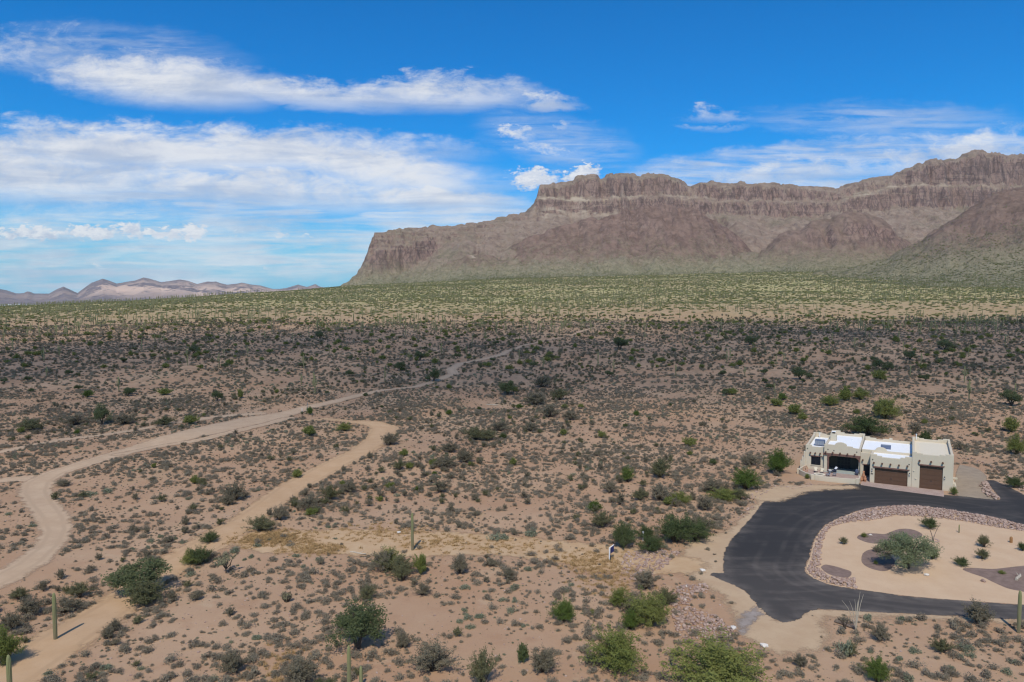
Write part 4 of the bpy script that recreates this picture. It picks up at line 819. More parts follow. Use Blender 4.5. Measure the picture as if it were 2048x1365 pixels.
def tree_parts(seed, leafm, rad, hgt, trunk=.38, n=26, per=150, leaf=.11, spread=1.0):
    g = np.random.default_rng(seed); m = MB(); cs = []
    forks = 3
    for k in range(forks):
        a = 2*PI*k/forks+g.uniform(-.4, .4); b1 = Vector((.22*rad*math.cos(a), .22*rad*math.sin(a), trunk*hgt)); m.tube([(0.03*math.cos(a), .03*math.sin(a), -.1), (b1.x*.45, b1.y*.45, b1.z*.55), b1], [rad*.075, rad*.06, rad*.045], 7, False)
        for j in range(n//forks):
            aa = a+g.uniform(-1.15, 1.15); rr = rad*g.uniform(.25, .85)*spread; zz = hgt*g.uniform(.42, .9)*(1.05-.35*(rr/rad)**2); e = Vector((rr*math.cos(aa), rr*math.sin(aa), zz)); mp = b1.lerp(e, .5)+Vector((0, 0, hgt*.05)); m.tube([b1, mp, e], [rad*.035, rad*.022, rad*.006], 5, False)
            d = g.normal(size=(per, 3)); d /= np.linalg.norm(d, axis=1)[:,None]; q = g.uniform(0, 1, per)**.5; cr = rad*g.uniform(.22, .38)
            c = d*q[:,None]*np.array([cr, cr, cr*.72])+np.array(e); cs.append(c)
    v, f = tris(np.concatenate(cs), leaf, g, .6); return mesh_np('crown', v, f, [M[leafm]]), m.mesh('trunk', [M['bark']])
BP['ironwood_tree'] = [tree_parts(200+i, 'iron', 1.0, 1.35, .3, 36, 190, .062) for i in range(3)]
MESQ = tree_parts(300, 'mesq', 1.0, 1.35, .32, 39, 290, .046, 1.12)
# saguaro
def sag_column(m, base, h, r_, top_taper=.75, n=22):
    prof = [(0, .82), (.06, .92), (.35, 1.0), (.75, .96), (.9, .88), (.955, .72), (.985, .45), (1.0, .08)]; b = len(m.v)
    for t, k in prof:
        for q in range(n): rr = r_*k*(1.0 if q % 2 == 0 else .86); m.v.append((base[0]+rr*math.cos(2*PI*q/n), base[1]+rr*math.sin(2*PI*q/n), base[2]+t*h))
    for i in range(len(prof)-1):
        for q in range(n): m.f.append((b+i*n+q, b+i*n+(q+1) % n, b+(i+1)*n+(q+1) % n, b+(i+1)*n+q)); m.m.append(0)
    m.f.append(tuple(b+(len(prof)-1)*n+q for q in range(n))); m.m.append(0)
def sag_arm(h, r_, a, z0, out_, ah):
    m = MB(); c, s_ = math.cos(a), math.sin(a); pts = [(0, z0), (out_*.6, z0+.02*ah), (out_*.95, z0+.18*ah), (out_, z0+.4*ah), (out_, z0+.8*ah), (out_, z0+.94*ah), (out_, z0+ah)]
    m.tube([(x*c, x*s_, z) for x, z in pts], [r_*.6, r_*.7, r_*.72, r_*.72, r_*.68, r_*.5, r_*.1], 10); return m.mesh('arm', [M['cactus']], smooth=True)
SAGT = []; SAGA = []
for i in range(5): m = MB(); sag_column(m, (0, 0, -.1), 1.1, .043+.005*(i % 3)); SAGT.append(m.mesh('trunk', [M['cactus']]))
for i, (a, z0, o_, ah) in enumerate(((.3, .42, .14, .34), (3.3, .5, .13, .26), (1.7, .46, .13, .38), (4.6, .38, .15, .3))): SAGA.append(sag_arm(1, .045, a, z0, o_, ah))
SAGC = [(0, ()), (1, ()), (2, (0,)), (3, (0, 1)), (4, (2, 1, 3)), (0, (3,)), (1, (2, 3))]
# ---- placements:  dict kind -> list of (x, y, scale, zscale, proto)
PL = {k: [] for k in ('bursage_shrub', 'brittlebush', 'creosote_bush', 'palo_verde', 'green_bush', 'ironwood_tree', 'saguaro_cactus')}
HAND = {k: set() for k in PL}
BASEW = {'creosote_bush': 2.0, 'palo_verde': 2.0, 'green_bush': 2.0, 'ironwood_tree': 2.0, 'bursage_shrub': 1.0, 'brittlebush': 1.0}; BASEH = {'creosote_bush': 1.35, 'palo_verde': 1.35, 'green_bush': 1.2, 'ironwood_tree': 1.5, 'bursage_shrub': .5, 'brittlebush': .48}
taken = []
def hand(kind, lst):
    for t in lst:
        px, py, wp_, hp = t[:4]; p = P(px, py); ppm = F/math.hypot(p.y, CAMH)
        s_ = wp_/ppm/BASEW[kind]; zs = max(.35, min(2.2, (hp/ppm*1.12-.25*s_*BASEW[kind]*.5)/(BASEH[kind]*s_)))
        k = t[4] if len(t) > 4 else len(PL[kind]); HAND[kind].add(len(PL[kind])); PL[kind].append((p.x, p.y, s_, zs, k)); taken.append((p.x, p.y, wp_/ppm*.5))
hand('palo_verde', [(1235,1336,118,78),(1432,1376,190,92),(1298,1252,86,66),(1238,1214,52,38),(780,1138,60,42),(842,1150,26,38),(1450,998,74,26),(1362,1006,46,24),(385,1128,52,30),(1770,838,62,44),(1590,830,30,22),(1552,812,30,16),(1660,812,44,24),(1690,802,28,26),(1722,800,40,26),(1760,762,30,22),(2032,910,36,40),(2022,865,26,30),(1185,330+900,10,10),(1380,893,26,18),(620,872,26,20),(690,862,34,18),(595,955,24,16),(390,968,22,16),(330,790,26,14),(382,848,30,18),(480,797,14,18),(1465,790,18,14),(1605,840,24,14),(10,1330,70,70),(1340,1010,30,16)])
hand('green_bush', [(1128,1242,58,42,1),(1262,1258,50,36,3),(1490,978,66,44,1),(1556,948,52,48,3),(1255,964,34,30,1),(1755,1364,46,46,1),(1735,870,92,44,0),(1350,1084,88,58,0),(1392,1082,60,40,2),(1246,1096,56,52,0),(1300,1103,56,34,2),(1290,1080,40,30,2),(1190,1022,0.1+24,20,1),(1850,888,30,26,2),(2030,976,40,24,2),(175,795,20,15,3),(1045,1325,26,34,0),(420,1085,36,22,0),(400,1130,44,36,2),(620,830,14,16,3),(1565,800,22,14,1)])
hand('ironwood_tree', [(716,1296,112,92),(282,1188,112,74),(1015,790,42,34),(205,850,34,46),(388,708,22,20),(590,1,1,1)][:5]+[(435,802,26,24),(1600,760,34,30),(1755,740,26,24),(1890,700,34,26),(1775,742,24,20),(2022,812,38,36),(1765,832,44,40),(640,680,18,22),(840,722,22,22),(800,742,26,22),(868,764,28,30),(1240,700,34,30),(1820,720,28,22),(1500,690,26,22)])
hand('creosote_bush', [(290,1208,90,50),(865,1342,92,58),(600,1368,80,52),(966,1368,58,66),(468,1345,58,42),(1086,1344,62,44),(800,1150,64,40),(770,1142,60,44),(920,1148,40,38),(805,1162,34,32),(1400,1062,70,36),(1290,1178,56,40),(1330,1210,50,34),(1270,1228,60,36),(1955,1246,66,44),(1885,1305,40,28),(1760,1282,40,36),(128,972,38,15),(735,1200,40,30),(845,1190,36,26),(1018,1160,30,26),(110,1000,20,16),(470,1000,56,38),(455,1010,40,22),(520,1062,60,32),(620,1020,50,34),(560,1040,40,30),(660,1000,44,30),(700,985,40,26),(780,890,44,26),(800,940,34,22),(880,985,44,28),(930,925,54,28),(975,880,50,24),(1000,862,46,24),(900,905,40,22),(950,880,60,30),(1060,862,40,22),(890,935,60,28),(1280,1000,40,24),(1240,1010,30,24),(1320,1000,60,34),(1205,1055,46,34),(1220,985,40,28),(1425,985,50,30),(1320,955,50,40),(1500,930,50,26),(1410,1020,46,30),(1480,1000,40,24),(1100,835,50,30),(1070,810,60,30),(1120,800,40,26),(1085,775,50,28),(1140,840,40,20),(40,1200,40,26),(130,1225,56,34),(60,1230,60,38),(160,1195,50,32),(20,1260,50,36),(230,1290,20,14),(1700,1310,36,26),(1830,868,26,22),(1920,900,30,18),(60,860,60,26),(150,850,60,26),(250,848,60,24),(330,850,50,20)])
hand('brittlebush', [(235+400-165,1105,26,14),(1690,1312,34,40),(1735,1240,22,14),(1803,1241,20,11),(1060,1072,34,20),(1010,1078,30,16),(990,1080,36,18),(180,990,40,10),(215,985,30,12),(1180,1020,26,12),(1790,935+20,30,16)])
# far saguaros with known spots are added below
def ok(x, y):
    x = np.asarray(x); y = np.asarray(y)
    k = np.ones(x.shape, bool)
    for f, mg in ((T1,.2),(T2,.1),(T3,.0),(T4,-.3),(T6,-.6)): k &= f(x, y) < -mg
    k &= ~((T5(x, y) > -.3) & (_hash(np.floor(x*7), np.floor(y*7), 3) > .10))
    k &= ~((T7(x, y) > .2))
    k &= sd_o(x, y) < -.6; k &= isl(x, y) < -.1
    k &= sdf_poly(lot_pts)(x, y) < -.3
    k &= ~((sdf_poly(pale_pts)(x, y) > -.2) & (_hash(np.floor(x*5), np.floor(y*5), 8) > .06))
    hx, hy_ = A0.x, A0.y; c, s_ = math.cos(HA), math.sin(HA); la = (x-hx)*c+(y-hy_)*s_; lb = -(x-hx)*s_+(y-hy_)*c
    k &= ~((la > -16) & (la < 19) & (lb > -7) & (lb < 21)); return k
def scat(kind, n, y0, y1, f_keep, smin, smax, seed, umax=.80, pw=1.0, protos=7, zs=(.8, 1.15)):
    g = np.random.default_rng(seed); y = np.sqrt(g.uniform(y0*y0, y1*y1, n)); u = g.uniform(-umax, umax, n); x = u*y
    k = ok(x, y) & (g.uniform(0, 1, n) < f_keep(x, y)); x, y = x[k], y[k]
    if y0 < 200:
        hp = np.array(taken); near = y < 200; kk = np.ones(len(x), bool)
        for tx, ty, tr in taken: kk &= ~((np.abs(x-tx) < tr*.6) & (np.abs(y-ty) < tr*.6))
        x, y = x[kk], y[kk]
    s_ = smin+(smax-smin)*g.uniform(0, 1, len(x))**pw; z_ = g.uniform(zs[0], zs[1], len(x)); pr = g.integers(0, 99, len(x))
    PL[kind] += list(zip(x, y, s_, z_, pr))
cl1 = lambda x, y: np.clip(.16+1.7*(fbm(x/11., y/11., 3, 31)-.30), .05, 1)
wash = lambda x, y: np.exp(-(seg_dist(x, y, WL1)/9.)**2)+np.exp(-(seg_dist(x, y, WL2)/10.)**2)+np.exp(-(seg_dist(x, y, WL3)/9.)**2)+.8*np.exp(-(seg_dist(x, y, WL4)/12.)**2)
WL1 = W([(1460,1000),(1330,1010),(1240,1030),(1250,960),(1150,860),(1080,800),(1100,770),(1230,720),(1330,690)]); WL2 = W([(880,1000),(900,940),(990,870),(1090,840)]); WL3 = W([(180,1220),(330,1090),(470,1000),(640,1010),(790,930)]); WL4 = W([(-20,870),(180,850),(400,820),(620,780),(860,750),(1000,700)])
scat('bursage_shrub', 54000, 58, 260, cl1, .55, 1.7, 1, pw=1.7)
scat('bursage_shrub', 62000, 260, 600, lambda x, y: np.clip(cl1(x, y)*.8, 0, 1), 1.0, 2.3, 2)
scat('bursage_shrub', 20000, 58, 250, lambda x, y: .25+.6*cl1(x, y), .3, .6, 12)
scat('brittlebush', 5200, 58, 300, lambda x, y: sstep(fbm(x/16., y/16., 3, 55), .52, .66), .6, 1.5, 3)
scat('creosote_bush', 6800, 58, 330, lambda x, y: np.clip(.035+.75*wash(x, y)+.4*sstep(fbm(x/25., y/25., 3, 66), .58, .7), 0, 1), .45, 1.0, 4, protos=6)
scat('creosote_bush', 6500, 300, 650, lambda x, y: np.clip(.25+1.2*sstep(fbm(x/40., y/40., 3, 67), .5, .65), 0, 1), .7, 1.4, 5)
scat('palo_verde', 330, 75, 330, lambda x, y: np.clip(.08+.4*wash(x, y), 0, 1), .5, 1.2, 6)
scat('palo_verde', 1500, 300, 650, lambda x, y: .42+0*x, .8, 1.9, 7)
scat('ironwood_tree', 700, 230, 650, lambda x, y: .12+.5*sstep(fbm(x/45., y/45., 3, 68), .5, .62), 1.0, 2.0, 8)
scat('green_bush', 260, 120, 400, lambda x, y: .3+0*x, .5, 1.1, 9)
# saguaros: (base px, base py, top py, config)
for (bx, by, ty, cf) in ((111,1279,1190,0),(825,1101,1023,1),(699,1408,1303,0),(723,1428,1343,1),(22,1436,1325,1),(2037,1266,1184,0),(1938,800,756,4),(1552,735,708,0),(1549,788,764,1),(1530,704,688,0),(2030,790,764,1),(1842,728,704,2),(1449,678,668,3),(1992,655,640,4),(1650,640,624,2)):
    p = P(bx, by); ppm = F/math.hypot(p.y, CAMH); h = (by-ty)/ppm/math.cos(math.atan2(CAMH, p.y))*.88
    HAND['saguaro_cactus'].add(len(PL['saguaro_cactus'])); PL['saguaro_cactus'].append((p.x, p.y, h, 1.0, cf)); taken.append((p.x, p.y, .6))
scat('saguaro_cactus', 500, 240, 480, lambda x, y: .16+0*x, 4, 7, 10, zs=(1, 1))
scat('saguaro_cactus', 9000, 470, 1600, lambda x, y: np.clip(.1+1.1*sstep(fbm(x/120., y/120., 3, 90), .46, .62), 0, 1), 4.5, 8.5, 11, zs=(1, 1))

# ---- individuals and stuff
CNT = {'bursage_shrub': 300, 'brittlebush': 170, 'creosote_bush': 300, 'palo_verde': 170, 'green_bush': 70, 'ironwood_tree': 90, 'saguaro_cactus': 170}
LANDM = [('the white signpost', 1219, 1121), ('the ocotillo', 1712, 1258), ('the clearing saguaro', 825, 1101), ('the roadside saguaro', 111, 1279), ('the asphalt edge saguaro', 2037, 1266), ('the jumping cholla', 452, 1145), ('the bushy cholla', 573, 1202), ('the foreground ironwood', 716, 1296), ('the roadside ironwood', 282, 1188), ('the biggest palo verde', 1432, 1372), ('the round palo verde', 1235, 1336), ('the twin palo verdes', 1275, 1250), ('the dark bush by the drive', 1350, 1084), ('the fork of the dirt track', 75, 966), ('the elbow of the sandy wash', 770, 858), ('the asphalt corner', 1450, 1140), ('the wash mouth', 200, 1235), ('the straw patch', 560, 1085), ('the track bend bush', 128, 972), ('the house corner bush', 1556, 948), ('the widest pale dirt', 440, 858), ('the lone green tree', 1015, 790), ('the S bend of the far track', 905, 745), ('the armed saguaro', 1938, 800), ('the back of the house', 1740, 872), ('the rubble spill', 1390, 1240), ('the grey gravel patch', 1490, 1245), ('the S bend of the near track', 110, 1050), ('the clearing bush', 842, 1150), ('the bottom edge shrubs', 965, 1368), ('the track side tree', 205, 850), ('the gravel lot', 1950, 935), ('the cleared strip', 1010, 1090), ('the leftmost saguaro top', 22, 1365), ('the paired saguaro tips', 710, 1365), ('the grey shrub line', 950, 890), ('the sandy wash middle', 600, 965), ('the far right trees', 2022, 812)]
LMW = [(n_, *P2(a, b)) for n_, a, b in LANDM]
ORD = ['nearest', 'second nearest', 'third nearest', 'fourth nearest', 'fifth nearest', 'sixth nearest', 'seventh nearest', 'eighth nearest', 'ninth nearest', 'tenth nearest', 'eleventh nearest', 'twelfth nearest', 'thirteenth nearest', 'fourteenth nearest', 'fifteenth nearest', 'sixteenth nearest', 'seventeenth nearest', 'eighteenth nearest', 'nineteenth nearest', 'twentieth nearest', 'twenty first nearest', 'twenty second nearest', 'twenty third nearest', 'twenty fourth nearest', 'twenty fifth nearest', 'twenty sixth nearest', 'twenty seventh nearest', 'twenty eighth nearest', 'twenty ninth nearest', 'thirtieth nearest']
LOOK = {'bursage_shrub': ('grey brown', 'shrub', 'shrub', 'low grey shrubs on the desert floor'), 'brittlebush': ('sage green', 'brittlebush', 'shrub', 'sage green brittlebushes'), 'creosote_bush': ('olive grey', 'creosote bush', 'bush', 'creosote bushes'), 'palo_verde': ('yellow green', 'palo verde', 'tree', 'palo verdes on the desert plain'), 'green_bush': ('deep green', 'leafy bush', 'bush', 'deep green leafy bushes'), 'ironwood_tree': ('dark green', 'ironwood tree', 'tree', 'ironwood trees'), 'saguaro_cactus': ('ribbed green', 'saguaro', 'cactus', 'saguaros on the plain')}
STUFF = {}
PRO = {}
for kind, lst in PL.items():
    a = np.array([(q[0], q[1], q[2], q[3], q[4]) for q in lst]); z = terr(a[:,0], a[:,1]); px, py = proj(a[:,0], a[:,1], z)
    hgt_px = a[:,2]*F/a[:,1]*(2 if kind in BP else 1); vis = (px > -15) & (px < 2063) & (py < 1365+hgt_px*.6)
    if kind == 'saguaro_cactus': vis &= True
    lb = -(a[:,0]-A0.x)*math.sin(HA)+(a[:,1]-A0.y)*math.cos(HA); la = (a[:,0]-A0.x)*math.cos(HA)+(a[:,1]-A0.y)*math.sin(HA)
    size = np.where(vis, hgt_px, -1)
    for i in HAND[kind]: size[i] += 1e4 if vis[i] else 0
    order = np.argsort(-size); ind = [i for i in order[:CNT[kind]] if vis[i]]; rest = [i for i in range(len(a)) if i not in set(ind)]
    rest = np.array(rest); STUFF[kind] = (a[rest], z[rest])
    # labels: size word, landmark, side, rank of nearness
    look, noun, cat, grp = LOOK[kind]; keyed = {}
    med = np.median(a[ind, 2]) if ind else 1
    for i in ind:
        dd_ = [(math.hypot((a[i,0]-x)*1.0, (a[i,1]-y)*.7), k) for k, (n_, x, y) in enumerate(LMW)]
        d0, k = sorted(dd_)[0 if sorted(dd_)[0][0] > .8 else 1]; lx, ly = LMW[k][1:]; ddx, ddy = a[i,0]-lx*a[i,1]/ly, a[i,1]-ly
        side = ('left of' if ddx < 0 else 'right of') if abs(ddx) > abs(ddy)*.6 else ('behind' if ddy > 0 else 'in front of')
        sz = 'small' if a[i,2] < med*.85 else 'large' if a[i,2] > med*1.25 else 'medium'
        if kind == 'saguaro_cactus': sz = 'short' if a[i,2] < med*.85 else 'tall' if a[i,2] > med*1.2 else 'medium'
        keyed.setdefault((sz, k, side), []).append((d0, i))
    lab = {}
    for (sz, k, side), q in keyed.items():
        q.sort()
        for r_, (d0, i) in enumerate(q):
            rk = 'lone' if len(q) == 1 else ORD[r_] if r_ < (len(q)+1)//2 or r_ < 6 else ORD[len(q)-1-r_].replace('nearest', 'farthest')
            lab[i] = f"{rk} {sz} {look} {noun} {side} {LMW[k][0]}".replace('nearest large dark green ironwood tree', 'nearest large ironwood tree')
    for i in ind:
        x, y, s_, zs, pr = a[i]; pr = int(pr); rz = random.uniform(0, 6.28)
        if kind in SM:
            o = link(kind, SM[kind][pr % len(SM[kind])]); tag(o, lab[i], cat, grp); sc = (s_, s_*random.uniform(.8, 1.1), s_*zs)
            o.location = (x, y, z[i]-.02); o.scale = sc; o.rotation_euler.z = rz
        elif kind in BP:
            o = thing(kind, lab[i], cat, (x, y, z[i]), rz, grp); o.scale = (s_, s_*random.uniform(.88, 1.12), s_*zs); src = BIG[kind] if kind in BIG and s_*F/y > 16 else BP[kind]; cr, st = src[pr % len(src)]
            link('crown', cr, o); link('trunk' if kind == 'ironwood_tree' else 'stems', st, o)
        else:
            cf = SAGC[pr % len(SAGC)]; o = thing(kind, lab[i], cat, (x, y, z[i]), rz if i not in HAND[kind] else 0, grp); wd = .95 if s_ < 5 else .8; o.scale = (s_*wd, s_*wd, s_)
            link('trunk', SAGT[cf[0]], o)
            for q in cf[1]: link('arm', SAGA[q], o)

# ---- geometry-node stuff
def gn_scatter(name, pts, rot, sca, idx_, meshes, label, cat):
    n = len(pts); me = bpy.data.meshes.new(name); me.vertices.add(n); me.vertices.foreach_set('co', np.asarray(pts, np.float32).ravel())
    a = me.attributes.new('rotz', 'FLOAT_VECTOR', 'POINT'); r_ = np.zeros((n, 3), np.float32); r_[:,2] = rot; a.data.foreach_set('vector', r_.ravel())
    a = me.attributes.new('scl', 'FLOAT_VECTOR', 'POINT'); a.data.foreach_set('vector', np.asarray(sca, np.float32).ravel())
    a = me.attributes.new('pick', 'INT', 'POINT'); a.data.foreach_set('value', np.asarray(idx_, np.int32)); me.update()
    o = link(name, me); tag(o, label, cat, None, 'stuff')
    g = bpy.data.node_groups.new(name, 'GeometryNodeTree'); g.interface.new_socket('Geometry', in_out='INPUT', socket_type='NodeSocketGeometry'); g.interface.new_socket('Geometry', in_out='OUTPUT', socket_type='NodeSocketGeometry')
    gi = g.nodes.new('NodeGroupInput'); go = g.nodes.new('NodeGroupOutput'); ip = g.nodes.new('GeometryNodeInstanceOnPoints'); jn = g.nodes.new('GeometryNodeJoinGeometry')
    g.links.new(gi.outputs[0], ip.inputs['Points'])
    for mm in meshes[::-1]:
        po = bpy.data.objects.new(name+'_source', mm); oi = g.nodes.new('GeometryNodeObjectInfo'); oi.inputs['Object'].default_value = po; oi.inputs['As Instance'].default_value = True
        g.links.new(oi.outputs['Geometry'], jn.inputs[0])
    g.links.new(jn.outputs[0], ip.inputs['Instance']); ip.inputs['Pick Instance'].default_value = True
    for nm, sk, dt in (('rotz', 'Rotation', 'FLOAT_VECTOR'), ('scl', 'Scale', 'FLOAT_VECTOR'), ('pick', 'Instance Index', 'INT')):
        na = g.nodes.new('GeometryNodeInputNamedAttribute'); na.data_type = dt; na.inputs[0].default_value = nm
        if sk == 'Rotation':
            e2 = g.nodes.new('FunctionNodeEulerToRotation'); g.links.new(na.outputs[0], e2.inputs[0]); g.links.new(e2.outputs[0], ip.inputs[sk])
        else: g.links.new(na.outputs[0], ip.inputs[sk])
    g.links.new(ip.outputs[0], go.inputs[0]); md = o.modifiers.new('scatter', 'NODES'); md.node_group = g; return o
def join_mesh(name, parts):
    vs, fs_, mi, mats, b = [], [], [], [], 0
    for me in parts:
        v = np.empty(len(me.vertices)*3, np.float32); me.vertices.foreach_get('co', v); v = v.reshape(-1, 3); me.calc_loop_triangles(); f = np.empty(len(me.loop_triangles)*3, np.int32); me.loop_triangles.foreach_get('vertices', f); f = f.reshape(-1, 3)
        if me.materials[0] not in mats: mats.append(me.materials[0])
        vs.append(v); fs_.append(f+b); mi += [mats.index(me.materials[0])]*len(f); b += len(v)
    return mesh_np(name, np.concatenate(vs), np.concatenate(fs_), mats, mi)
def lowbush(seed, leafm, n, leaf, hgt=.75):
    g = np.random.default_rng(seed); v, f = shrub_leaf(seed, n, 1.0, hgt*1.7, leaf, leafm, 6); return mesh_np('low', v, f, [M[leafm]])
gr = np.random.default_rng(99)
SLB = {'bursage_shrub': ('low grey brown shrubs covering the desert floor', 'shrubs'), 'brittlebush': ('low sage green shrubs scattered over the desert floor', 'shrubs'), 'creosote_bush': ('olive grey bushes spread over the middle of the plain', 'bushes'), 'palo_verde': ('yellow green small trees dotted over the middle of the plain', 'trees'), 'green_bush': ('deep green bushes dotted about the plain', 'bushes'), 'ironwood_tree': ('dark green trees dotted over the far plain', 'trees'), 'saguaro_cactus': ('distant saguaros crowding the sunlit plain below the mountain', 'cacti')}
SNM = {'bursage_shrub': 'low_scrub', 'brittlebush': 'sage_scrub', 'creosote_bush': 'creosote_scrub', 'palo_verde': 'palo_verde_growth', 'green_bush': 'green_undergrowth', 'ironwood_tree': 'tree_growth', 'saguaro_cactus': 'cactus_growth'}
SAGM = [join_mesh('saguaro', [SAGT[c[0]]]+[SAGA[q] for q in c[1]]) for c in SAGC]
for kind, (a, z) in STUFF.items():
    if not len(a): continue
    if kind in SM: ms = SM[kind]
    elif kind in BP: ms = [join_mesh(kind, list(q)) for q in BP[kind]]
    else: ms = SAGM
    s_ = a[:,2]; wd = .85 if kind == 'saguaro_cactus' else 1.0
    gn_scatter(SNM[kind], np.stack([a[:,0], a[:,1], z], -1), gr.uniform(0, 6.28, len(a)), np.stack([s_*wd, s_*wd, s_*a[:,3]], -1), a[:,4].astype(int) % len(ms), ms, *SLB[kind])
# far growth up to the foot of the mountain
FARM = [lowbush(500+i, k, 90, .42) for i, k in enumerate(('fargreen', 'farolive', 'pv', 'mesq', 'farolive', 'fargreen', 'pv', 'farolive'))]
n = 90000; y = np.sqrt(gr.uniform(560**2, 2150**2, n)); x = gr.uniform(-.82, .82, n)*y
dens = np.clip(.27+.55*sstep(y, 560, 1000)+.9*(fbm(x/70., y/70., 4, 8)-.45), .04, 1)*(1-.0*y)
k = (gr.uniform(0, 1, n) < dens) & (T1(x, y) < -1); x, y = x[k], y[k]
gn_scatter('far_growth', np.stack([x, y, terr(x, y)], -1), gr.uniform(0, 6.28, len(x)), np.repeat(gr.uniform(.9, 2.4, len(x))[:,None], 3, 1)*np.array([1.25, 1.25, .52]), gr.integers(0, 8, len(x)), FARM, 'mixed green desert growth on the far sunlit plain', 'vegetation')
# growth on the mountain's lower slopes
n = 60000; pts = []
yy_ = gr.uniform(1180, 2700, n); uu_ = gr.uniform(-.25, .85, n)
jj = np.clip(((uu_-hu[0])/.0017).round().astype(int), 0, mc-1); ii_ = np.clip(np.searchsorted(hy, yy_), 0, mr-1)
vg = veg[ii_, jj]; k = (final[ii_, jj] > zt[ii_, jj]-1) & (gr.uniform(0, 1, n) < vg*1.0)
HP = np.stack([HX[ii_, jj], HY[ii_, jj], final[ii_, jj]], -1)[k]; HP[:,0] += gr.uniform(-1.5, 1.5, len(HP))
gn_scatter('slope_growth', HP, gr.uniform(0, 6.28, len(HP)), np.repeat(gr.uniform(.9, 2.3, len(HP))[:,None], 3, 1)*np.array([1.1, 1.1, .6]), gr.integers(0, 8, len(HP)), FARM, 'green shrubs dotting the lower slopes of the mountain', 'vegetation')
n = 2600; k = gr.choice(len(HP), min(n, len(HP)), replace=False)
gn_scatter('slope_cactus_growth', HP[k]+np.array([2., 0, 0]), gr.uniform(0, 6.28, len(k)), np.repeat(gr.uniform(4.5, 8, len(k))[:,None], 3, 1), gr.integers(0, 7, len(k)), SAGM, 'tiny saguaros standing on the lower mountain slopes', 'cacti')
# loose rocks and straw
n = 15000; y = np.sqrt(gr.uniform(58**2, 170**2, n)); x = gr.uniform(-.8, .8, n)*y; k = ok(x, y) & (gr.uniform(0, 1, n) < sstep(fbm(x/9., y/9., 3, 44), .42, .62)); x, y = x[k], y[k]
gn_scatter('loose_rocks', np.stack([x, y, terr(x, y)+.02], -1), gr.uniform(0, 6.28, len(x)), np.repeat((.08+.3*gr.uniform(0, 1, len(x))**3)[:,None], 3, 1), gr.integers(0, 10, len(x)), STM, 'small loose rocks strewn over the desert floor', 'rocks')
n = 60000; y = np.sqrt(gr.uniform(58**2, 240**2, n)); x = gr.uniform(-.8, .8, n)*y; k = ok(x, y) & (gr.uniform(0, 1, n) < cl1(x, y)+.1); x, y = x[k], y[k]
gn_scatter('ground_litter', np.stack([x, y, terr(x, y)-.02], -1), gr.uniform(0, 6.28, len(x)), np.repeat((.15+.3*gr.uniform(0, 1, len(x))**2)[:,None], 3, 1), gr.integers(0, 12, len(x)), SM['bursage_shrub']+SM['brittlebush'], 'tiny dry seedlings and litter between the shrubs', 'litter')
def tuft(seed):
    g = np.random.default_rng(seed); v, f = [], []
    for i in range(26):
        a, l = g.uniform(0, 6.28), g.uniform(.12, .3); b0 = np.array([g.normal()*.14, g.normal()*.14, 0]); d = np.array([math.cos(a), math.sin(a), g.uniform(.3, 1.2)])*l; s_ = np.array([-math.sin(a), math.cos(a), 0])*.03; k = len(v); v += [b0-s_, b0+s_, b0+d]; f.append((k, k+1, k+2))
    return mesh_np('tuft', v, f, [M['straw']])
TF = [tuft(i) for i in range(3)]; gx, gy = [], []
for (px, py, sx, sy, n) in ((560,1078,5,1.6,420),(640,1100,4,1.2,220),(760,1068,8,2.2,160),(880,1085,6,2.,130),(1212,1150,5,2.8,230),(1180,1122,5,1.8,170),(1010,1095,7,2,110),(520,1082,4,1.4,200),(560,1330,3,2,60)):
    p = P(px, py); gx.append(gr.normal(p.x, sx/2, n)); gy.append(gr.normal(p.y, sy, n))
gx, gy = np.concatenate(gx), np.concatenate(gy)
gn_scatter('dry_grass', np.stack([gx, gy, terr(gx, gy)+.01], -1), gr.uniform(0, 6.28, len(gx)), np.repeat(gr.uniform(.7, 1.5, len(gx))[:,None], 3, 1), gr.integers(0, 3, len(gx)), TF, 'golden dry grass on the cleared strip', 'grass')

# ---- named plants
p = P(452, 1147); t = thing('cholla_cactus', 'jumping cholla with dark forked limbs and pale fuzzy tips near the sandy wash', 'cactus', p)
g = np.random.default_rng(5); m = MB(); cs = []
for k in range(7):
    a = k*.9+.2; r_ = g.uniform(.35, 1.0); z1 = g.uniform(1.5, 2.2); e = Vector((r_*math.cos(a), r_*math.sin(a), z1)); m.tube([(0,0,-.1), (0,0,.55), (e.x*.6, e.y*.6, 1.1), e], [.09, .075, .06, .05], 6, False)
    for q in range(6): d = Vector((g.normal()*.28, g.normal()*.28, g.uniform(-.1, .3))); m.tube([e, e+d], [.055, .05], 5); cs.append(np.array(e+d*.7)+g.normal(size=(40, 3))*.1)
m.build('limbs', M['bark'], t); v, f = tris(np.concatenate(cs), .09, g); link('spiny_tips', mesh_np('spiny_tips', v, f, [M['cholla']]), t)
p = P(573, 1204); t = thing('cholla_cactus', 'bushy upright cholla with many pale spiny joints in the foreground shrubs', 'cactus', p)
m = MB(); cs = []
for k in range(34): a, r_ = g.uniform(0, 6.28), g.uniform(.1, .62); e = Vector((r_*math.cos(a), r_*math.sin(a), g.uniform(.6, 1.3))); m.tube([(e.x*.25, e.y*.25, -.05), (e.x*.8, e.y*.8, e.z*.6), e], [.05, .05, .04], 5); cs.append(np.array(e)*g.uniform(.5, 1, 30)[:,None]+g.normal(size=(30, 3))*.06)
m.build('limbs', M['bark'], t); v, f = tris(np.concatenate(cs), .08, g); link('spiny_joints', mesh_np('spiny_joints', v, f, [M['cholla']]), t)
